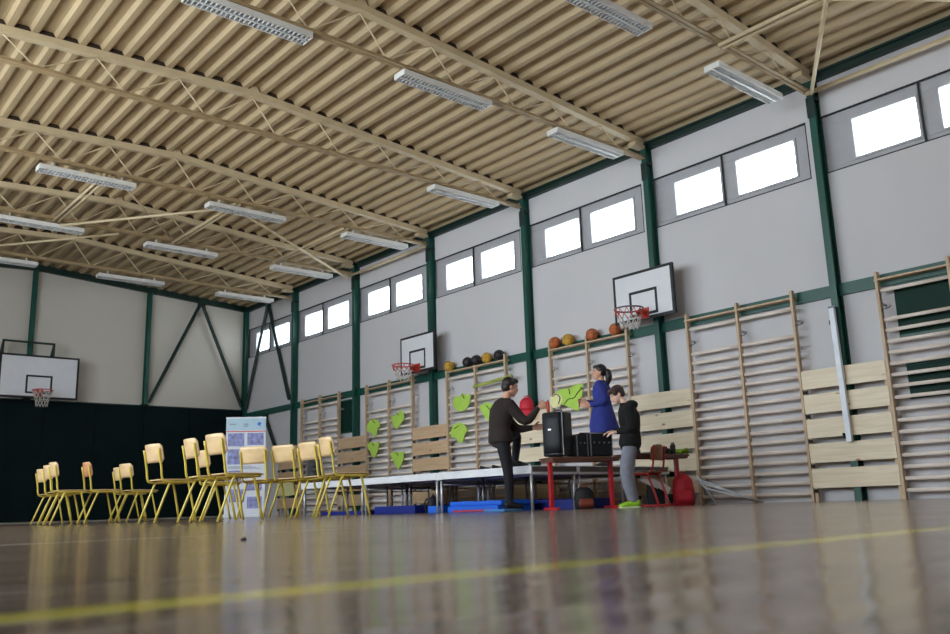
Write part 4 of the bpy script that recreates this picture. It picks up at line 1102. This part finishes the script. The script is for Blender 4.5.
RT = math.radians(-40.5)
def figure(label, loc, F, J, mats, opts):
    """J: joints in a local frame (u to the picture's right, v away, z up); F: facing direction in that frame."""
    t = empty('person', loc, RT); tag(t, label, 'person')
    F = V((F[0], F[1], 0)).normalized(); Lf = V((-F.y, F.x, 0))
    s = opts.get('s', 1.0); gw = opts.get('girth', 1.0); tg = opts.get('tg', gw)
    body = MB()
    spine = [V(J['pelvis']), V(J['waist']), V(J['chest']), V(J['neck'])]
    def torso(mb, k, hem=None):
        pe, wa, ch, ne = spine
        secs = [(pe-(wa-pe).normalized()*0.09, 0.10*tg+k, 0.085*tg+k), (pe-(wa-pe).normalized()*0.03, 0.160*tg+k, 0.115*tg+k), (lerp(pe, wa, 0.4), 0.162*tg+k, 0.115*tg+k), (wa, 0.142*tg+k, 0.100*tg+k),
                (lerp(wa, ch, 0.6), 0.160*tg+k, 0.112*tg+k), (ch, 0.172*tg+k, 0.115*tg+k), (lerp(ch, ne, 0.55), 0.168*tg+k, 0.095*tg+k), (lerp(ch, ne, 0.85), 0.11*tg+k, 0.07*tg+k), (ne, 0.058+k*0.5, 0.055+k*0.5)]
        mb.loft(secs, 22, Lf)
    torso(body, -0.008)
    hc = V(J['head']); nk = V(J['neck'])
    upv = V(J.get('headup', (0, 0, 1)))
    hF = V(J.get('headF', F))
    body.loft([(nk-V((0, 0, 0.05)), 0.066*s, 0.06*s), (nk, 0.056*s, 0.056*s), (lerp(nk, hc, 0.45)-hF.normalized()*0.012, 0.052*s, 0.052*s), (hc-V((0, 0, 0.03)), 0.05*s, 0.05*s)], 14, Lf)
    p, R4, hl = head(body, hc, hF, upv, s)
    arms = {}
    for sd in ('R', 'L'):
        a = [J['sh'+sd], J['el'+sd], J['wr'+sd]]
        limb(body, a, [0.050*gw, 0.038*gw, 0.026], 12)
        h_ = J['hand'+sd]
        hand(body, a[2], h_[0], h_[1], h_[2], h_[3], s)
        l = [J['hip'+sd], J['kn'+sd], J['an'+sd]]
        limb(body, l, [0.078*gw, 0.052*gw, 0.036], 14)
        ff = V(tuple(J.get('toe'+sd, F))[:2]+(0,)).normalized(); an = V(l[2]); z0 = an.z-0.085
        body.loft([(an-ff*0.05-V((0, 0, 0.045)), 0.026, 0.03), (an-V((0, 0, 0.04)), 0.034, 0.04), (an+ff*0.10-V((0, 0, 0.062)), 0.038, 0.022), (an+ff*0.165-V((0, 0, 0.07)), 0.028, 0.014)], 10, V((-ff.y, ff.x, 0)))
    bo = remesh(body, 'body', mats['skin'], t, 0.0065, 3)
    face_parts(t, p, R4, s)
    # upper garment
    g = MB(); torso(g, 0.010)
    for sd in ('R', 'L'):
        a = [V(J['sh'+sd]), V(J['el'+sd]), V(J['wr'+sd])]
        limb(g, [a[0], a[1], lerp(a[1], a[2], 0.93)], [0.066*tg, 0.053*tg, 0.037], 14)
    if opts.get('skirt'):
        pe = spine[0]; wa = spine[1]; zl = opts['skirt']
        g.loft([(wa, 0.155*tg, 0.112*tg), (pe+V((0, 0, 0.02)), 0.185*tg, 0.145*tg), (V((pe.x, pe.y, zl+0.12)), 0.215*tg, 0.18*tg), (V((pe.x+0.02, pe.y, zl)), 0.225*tg, 0.19*tg)], 22, Lf)
    else:
        pe = spine[0]; hm = opts.get('hem', 0.05); g.loft([(spine[1], 0.152*tg, 0.112*tg), (pe, 0.172*tg, 0.128*tg), (pe-V((0, 0, hm)), 0.170*tg, 0.128*tg)], 22, Lf)
    if opts.get('hood'):
        g.blob(nk-F*0.085-V((0, 0, 0.015)), 0.085, 0.10, 0.06, Matrix((F, Lf, V((0, 0, 1)))).transposed().to_4x4())
    g.loft([(nk-V((0, 0, 0.05)), 0.078, 0.072), (nk+V((0, 0, 0.012)), 0.064, 0.062)], 16, Lf)
    remesh(g, opts.get('top', 'jumper'), mats['top'], t, 0.009, 4)
    # trousers
    g = MB()
    pe, wa = spine[0], spine[1]
    g.loft([(pe-V((0, 0, 0.10)), 0.11*gw, 0.09*gw), (pe-V((0, 0, 0.03)), 0.168*gw, 0.124*gw), (pe+(wa-pe)*0.5, 0.166*gw, 0.12*gw)], 20, Lf)
    for sd in ('R', 'L'):
        l = [V(J['hip'+sd]), V(J['kn'+sd]), V(J['an'+sd])]
        k = opts.get('baggy', 0.0)
        limb(g, [l[0], l[1], lerp(l[1], l[2], 0.94)], [0.094*gw, 0.066*gw+k, 0.050+k], 16)
    remesh(g, 'trousers', mats['legs'], t, 0.009, 4)
    for sd in ('R', 'L'):
        an = V(J['an'+sd]); ff = J.get('toe'+sd, F)
        q = MB(); shoe(q, an, ff, an.z-0.085); so = remesh(q, 'shoe', mats['shoe'], t, 0.006, 2)
        q = MB(); f2 = V((ff[0], ff[1], 0)).normalized(); sv = V((-f2.y, f2.x, 0)); a = V((an.x, an.y, an.z-0.085))
        out = [a-f2*0.085+sv*0.02, a-f2*0.05+sv*0.042, a+f2*0.10+sv*0.05, a+f2*0.16+sv*0.04, a+f2*0.195, a+f2*0.16-sv*0.04, a+f2*0.10-sv*0.05, a-f2*0.05-sv*0.042, a-f2*0.085-sv*0.02]
        q.poly(out, (0, 0, 0.014)); q.done('sole', mats.get('sole', 'seal'), so)
    # hair
    g = MB(); hs = opts['hair']
    g.blob(p(-0.026, 0, 0.045), 0.098*s, 0.086*s, 0.090*s, R4)
    if hs == 'short':
        g.blob(p(-0.055, 0, 0.0), 0.066*s, 0.080*s, 0.078*s, R4)
        g.blob(p(0.035, 0, 0.085), 0.062*s, 0.066*s, 0.040*s, R4)
    if hs == 'fringe':
        g.blob(p(-0.050, 0, 0.005), 0.066*s, 0.084*s, 0.075*s, R4)
        g.blob(p(0.045, 0, 0.075), 0.060*s, 0.076*s, 0.044*s, R4); g.blob(p(0.02, 0.05, 0.04), 0.045*s, 0.036*s, 0.05*s, R4); g.blob(p(0.02, -0.05, 0.04), 0.045*s, 0.036*s, 0.05*s, R4)
    if hs == 'tail':
        g.blob(p(-0.050, 0, 0.01), 0.064*s, 0.080*s, 0.080*s, R4); g.blob(p(0.030, 0, 0.085), 0.060*s, 0.064*s, 0.036*s, R4)
    remesh(g, 'hair', mats['hair'], t, 0.007, 3)
    if hs == 'tail':
        g = MB(); limb(g, [p(-0.09, 0, 0.03), p(-0.135, 0, 0.0), p(-0.145, 0, -0.09), p(-0.125, 0, -0.20)], [0.034, 0.052, 0.054, 0.018], 12)
        remesh(g, 'ponytail', mats['hair'], t, 0.007, 3)
    return t

# the man: right foot on the floor, left foot up on the stage, both hands on the loudspeaker
Fm = (0.90, 0.42)
figure('person in dark brown jumper and black trousers stepping onto the stage, gripping the loudspeaker', (7.80, 8.44, 0.03), Fm, {
    'pelvis': (-0.10, 0.05, 0.90), 'waist': (-0.11, 0.05, 1.05), 'chest': (-0.075, 0.05, 1.25), 'neck': (-0.005, 0.06, 1.425), 'head': (0.055, 0.075, 1.585),
    'headF': (0.93, 0.30, -0.18), 'headup': (0.18, 0.06, 1),
    'shR': (0.02, -0.105, 1.345), 'elR': (0.225, -0.150, 1.11), 'wrR': (0.405, -0.180, 1.275), 'handR': ((0.85, 0.0, 0.30), (0.1, 1, 0.1), (-0.2, 0.1, 1), 0.8),
    'shL': (-0.09, 0.215, 1.345), 'elL': (0.10, 0.20, 1.06), 'wrL': (0.34, 0.06, 1.035), 'handL': ((1, -0.35, 0.05), (0.2, -0.9, 0.0), (0.0, 0.1, 1), 0.35),
    'hipR': (-0.075, -0.025, 0.86), 'knR': (-0.02, -0.01, 0.46), 'anR': (-0.01, 0.0, 0.085), 'toeR': (0.93, 0.36),
    'hipL': (-0.125, 0.115, 0.86), 'knL': (0.12, 0.40, 0.985), 'anL': (0.10, 0.45, 0.545+0.085), 'toeL': (0.95, 0.30)},
    dict(skin='skin', top='jumper', legs='trousers', shoe='shoeblack', hair='hairdark'), dict(top='jumper', hair='short', girth=1.02, tg=1.2, s=1.04))
# the boy at the table
Fb = (-0.96, 0.28)
figure('person in black hoodie, grey jeans and green shoes bending over the equipment', (8.748, 7.244, 0), Fb, {
    'pelvis': (0.04, 0.0, 0.80), 'waist': (0.055, 0.0, 0.95), 'chest': (0.05, 0.0, 1.14), 'neck': (0.005, 0.0, 1.305), 'head': (-0.085, 0.02, 1.425),
    'headF': (-0.93, -0.10, -0.42), 'headup': (-0.42, 0.0, 0.92),
    'shR': (0.07, 0.165, 1.235), 'elR': (0.04, 0.20, 1.00), 'wrR': (-0.135, 0.16, 0.97), 'handR': ((-1, -0.1, -0.15), (0, 0, -1), (0, -1, 0), 0.5),
    'shL': (0.02, -0.155, 1.235), 'elL': (0.03, -0.19, 0.99), 'wrL': (-0.125, -0.07, 0.95), 'handL': ((-1, 0.15, -0.25), (0, 0.3, -1), (0, 1, 0), 0.5),
    'hipR': (0.05, 0.08, 0.76), 'knR': (0.0, 0.09, 0.42), 'anR': (0.06, 0.10, 0.085), 'toeR': (-0.95, 0.30),
    'hipL': (0.02, -0.075, 0.76), 'knL': (-0.045, -0.08, 0.42), 'anL': (0.02, -0.06, 0.085), 'toeL': (-0.97, -0.10)},
    dict(skin='skinpale', top='hoodie', legs='jeans', shoe='shoegreen', hair='hairbrown', sole='sole'), dict(top='hoodie', hair='fringe', girth=1.0, tg=1.12, s=0.96, hood=True, baggy=0.018, hem=0.01))
# the woman on the stage
Fw = (-0.95, 0.30)
figure('person in blue coat with dark ponytail standing on the stage behind the table', (9.98, 8.69, 0.575), Fw, {
    'pelvis': (0.0, 0.0, 0.80), 'waist': (0.01, 0.0, 0.95), 'chest': (0.005, 0.0, 1.13), 'neck': (0.0, 0.0, 1.29), 'head': (-0.02, 0.0, 1.425),
    'headF': (-0.98, 0.12, -0.05),
    'shR': (0.045, 0.145, 1.225), 'elR': (-0.02, 0.20, 0.98), 'wrR': (-0.21, 0.14, 1.0), 'handR': ((-1, -0.1, 0.1), (0, -1, 0), (0, 0, 1), 0.5),
    'shL': (-0.045, -0.145, 1.225), 'elL': (0.0, -0.19, 0.98), 'wrL': (-0.20, -0.15, 0.92), 'handL': ((-1, 0.1, 0.0), (0, 1, 0), (0, 0, 1), 0.5),
    'hipR': (0.02, 0.08, 0.76), 'knR': (0.0, 0.08, 0.42), 'anR': (0.03, 0.08, 0.085), 'toeR': (-0.95, 0.35),
    'hipL': (-0.02, -0.08, 0.76), 'knL': (-0.03, -0.08, 0.42), 'anL': (0.0, -0.08, 0.085), 'toeL': (-0.97, 0.15)},
    dict(skin='skin', top='coat', legs='leggings', shoe='shoeblack', hair='hairblack'), dict(top='coat', hair='tail', girth=1.0, tg=1.18, s=0.98, skirt=0.52))
# red flask held on the loudspeaker top
lathe_thing('drink_bottle', (8.085, 7.965, TH+0.587), [(0, 0.019), (0.005, 0.021), (0.12, 0.021), (0.14, 0.012)], 'rim_red', 'slim red bottle standing on the loudspeaker beside the man\'s hand', 'bottle', [(0.141, 0.013), (0.158, 0.013)])

# ------------------------------------------------------------------ world, camera
w = bpy.data.worlds.new('overcast_sky'); S.world = w; w.use_nodes = True
bg = w.node_tree.nodes['Background']; bg.inputs['Color'].default_value = (0.91, 0.96, 1.0, 1); bg.inputs['Strength'].default_value = 11.8

cam = bpy.data.cameras.new('camera'); co = bpy.data.objects.new('camera', cam); COL.objects.link(co); S.camera = co
cam.sensor_width = 36.0; cam.lens = 33.0; cam.clip_start = 0.02; cam.clip_end = 200
fw = V((0.63878987, 0.73957437, 0.21207839)); rt = V((0.7607863, -0.64826966, -0.03083273)); up = V((-0.11468089, -0.18104197, 0.97676614))
mw = Matrix((rt, up, -fw)).transposed().to_4x4(); mw.translation = V((0, 0, 0.08)); co.matrix_world = mw
cam.dof.use_dof = True; cam.dof.focus_distance = 11.5; cam.dof.aperture_fstop = 4.5

S.view_settings.view_transform = 'Standard'; S.view_settings.look = 'None'; S.view_settings.exposure = 0.0; S.view_settings.gamma = 1.0
S.view_settings.use_curve_mapping = False
S.cycles.use_denoising = True
S.cycles.max_bounces = 10; S.cycles.diffuse_bounces = 6; S.cycles.glossy_bounces = 4; S.cycles.transparent_max_bounces = 16
S.cycles.sample_clamp_indirect = 8.0
S.cycles.caustics_reflective = False; S.cycles.caustics_refractive = False
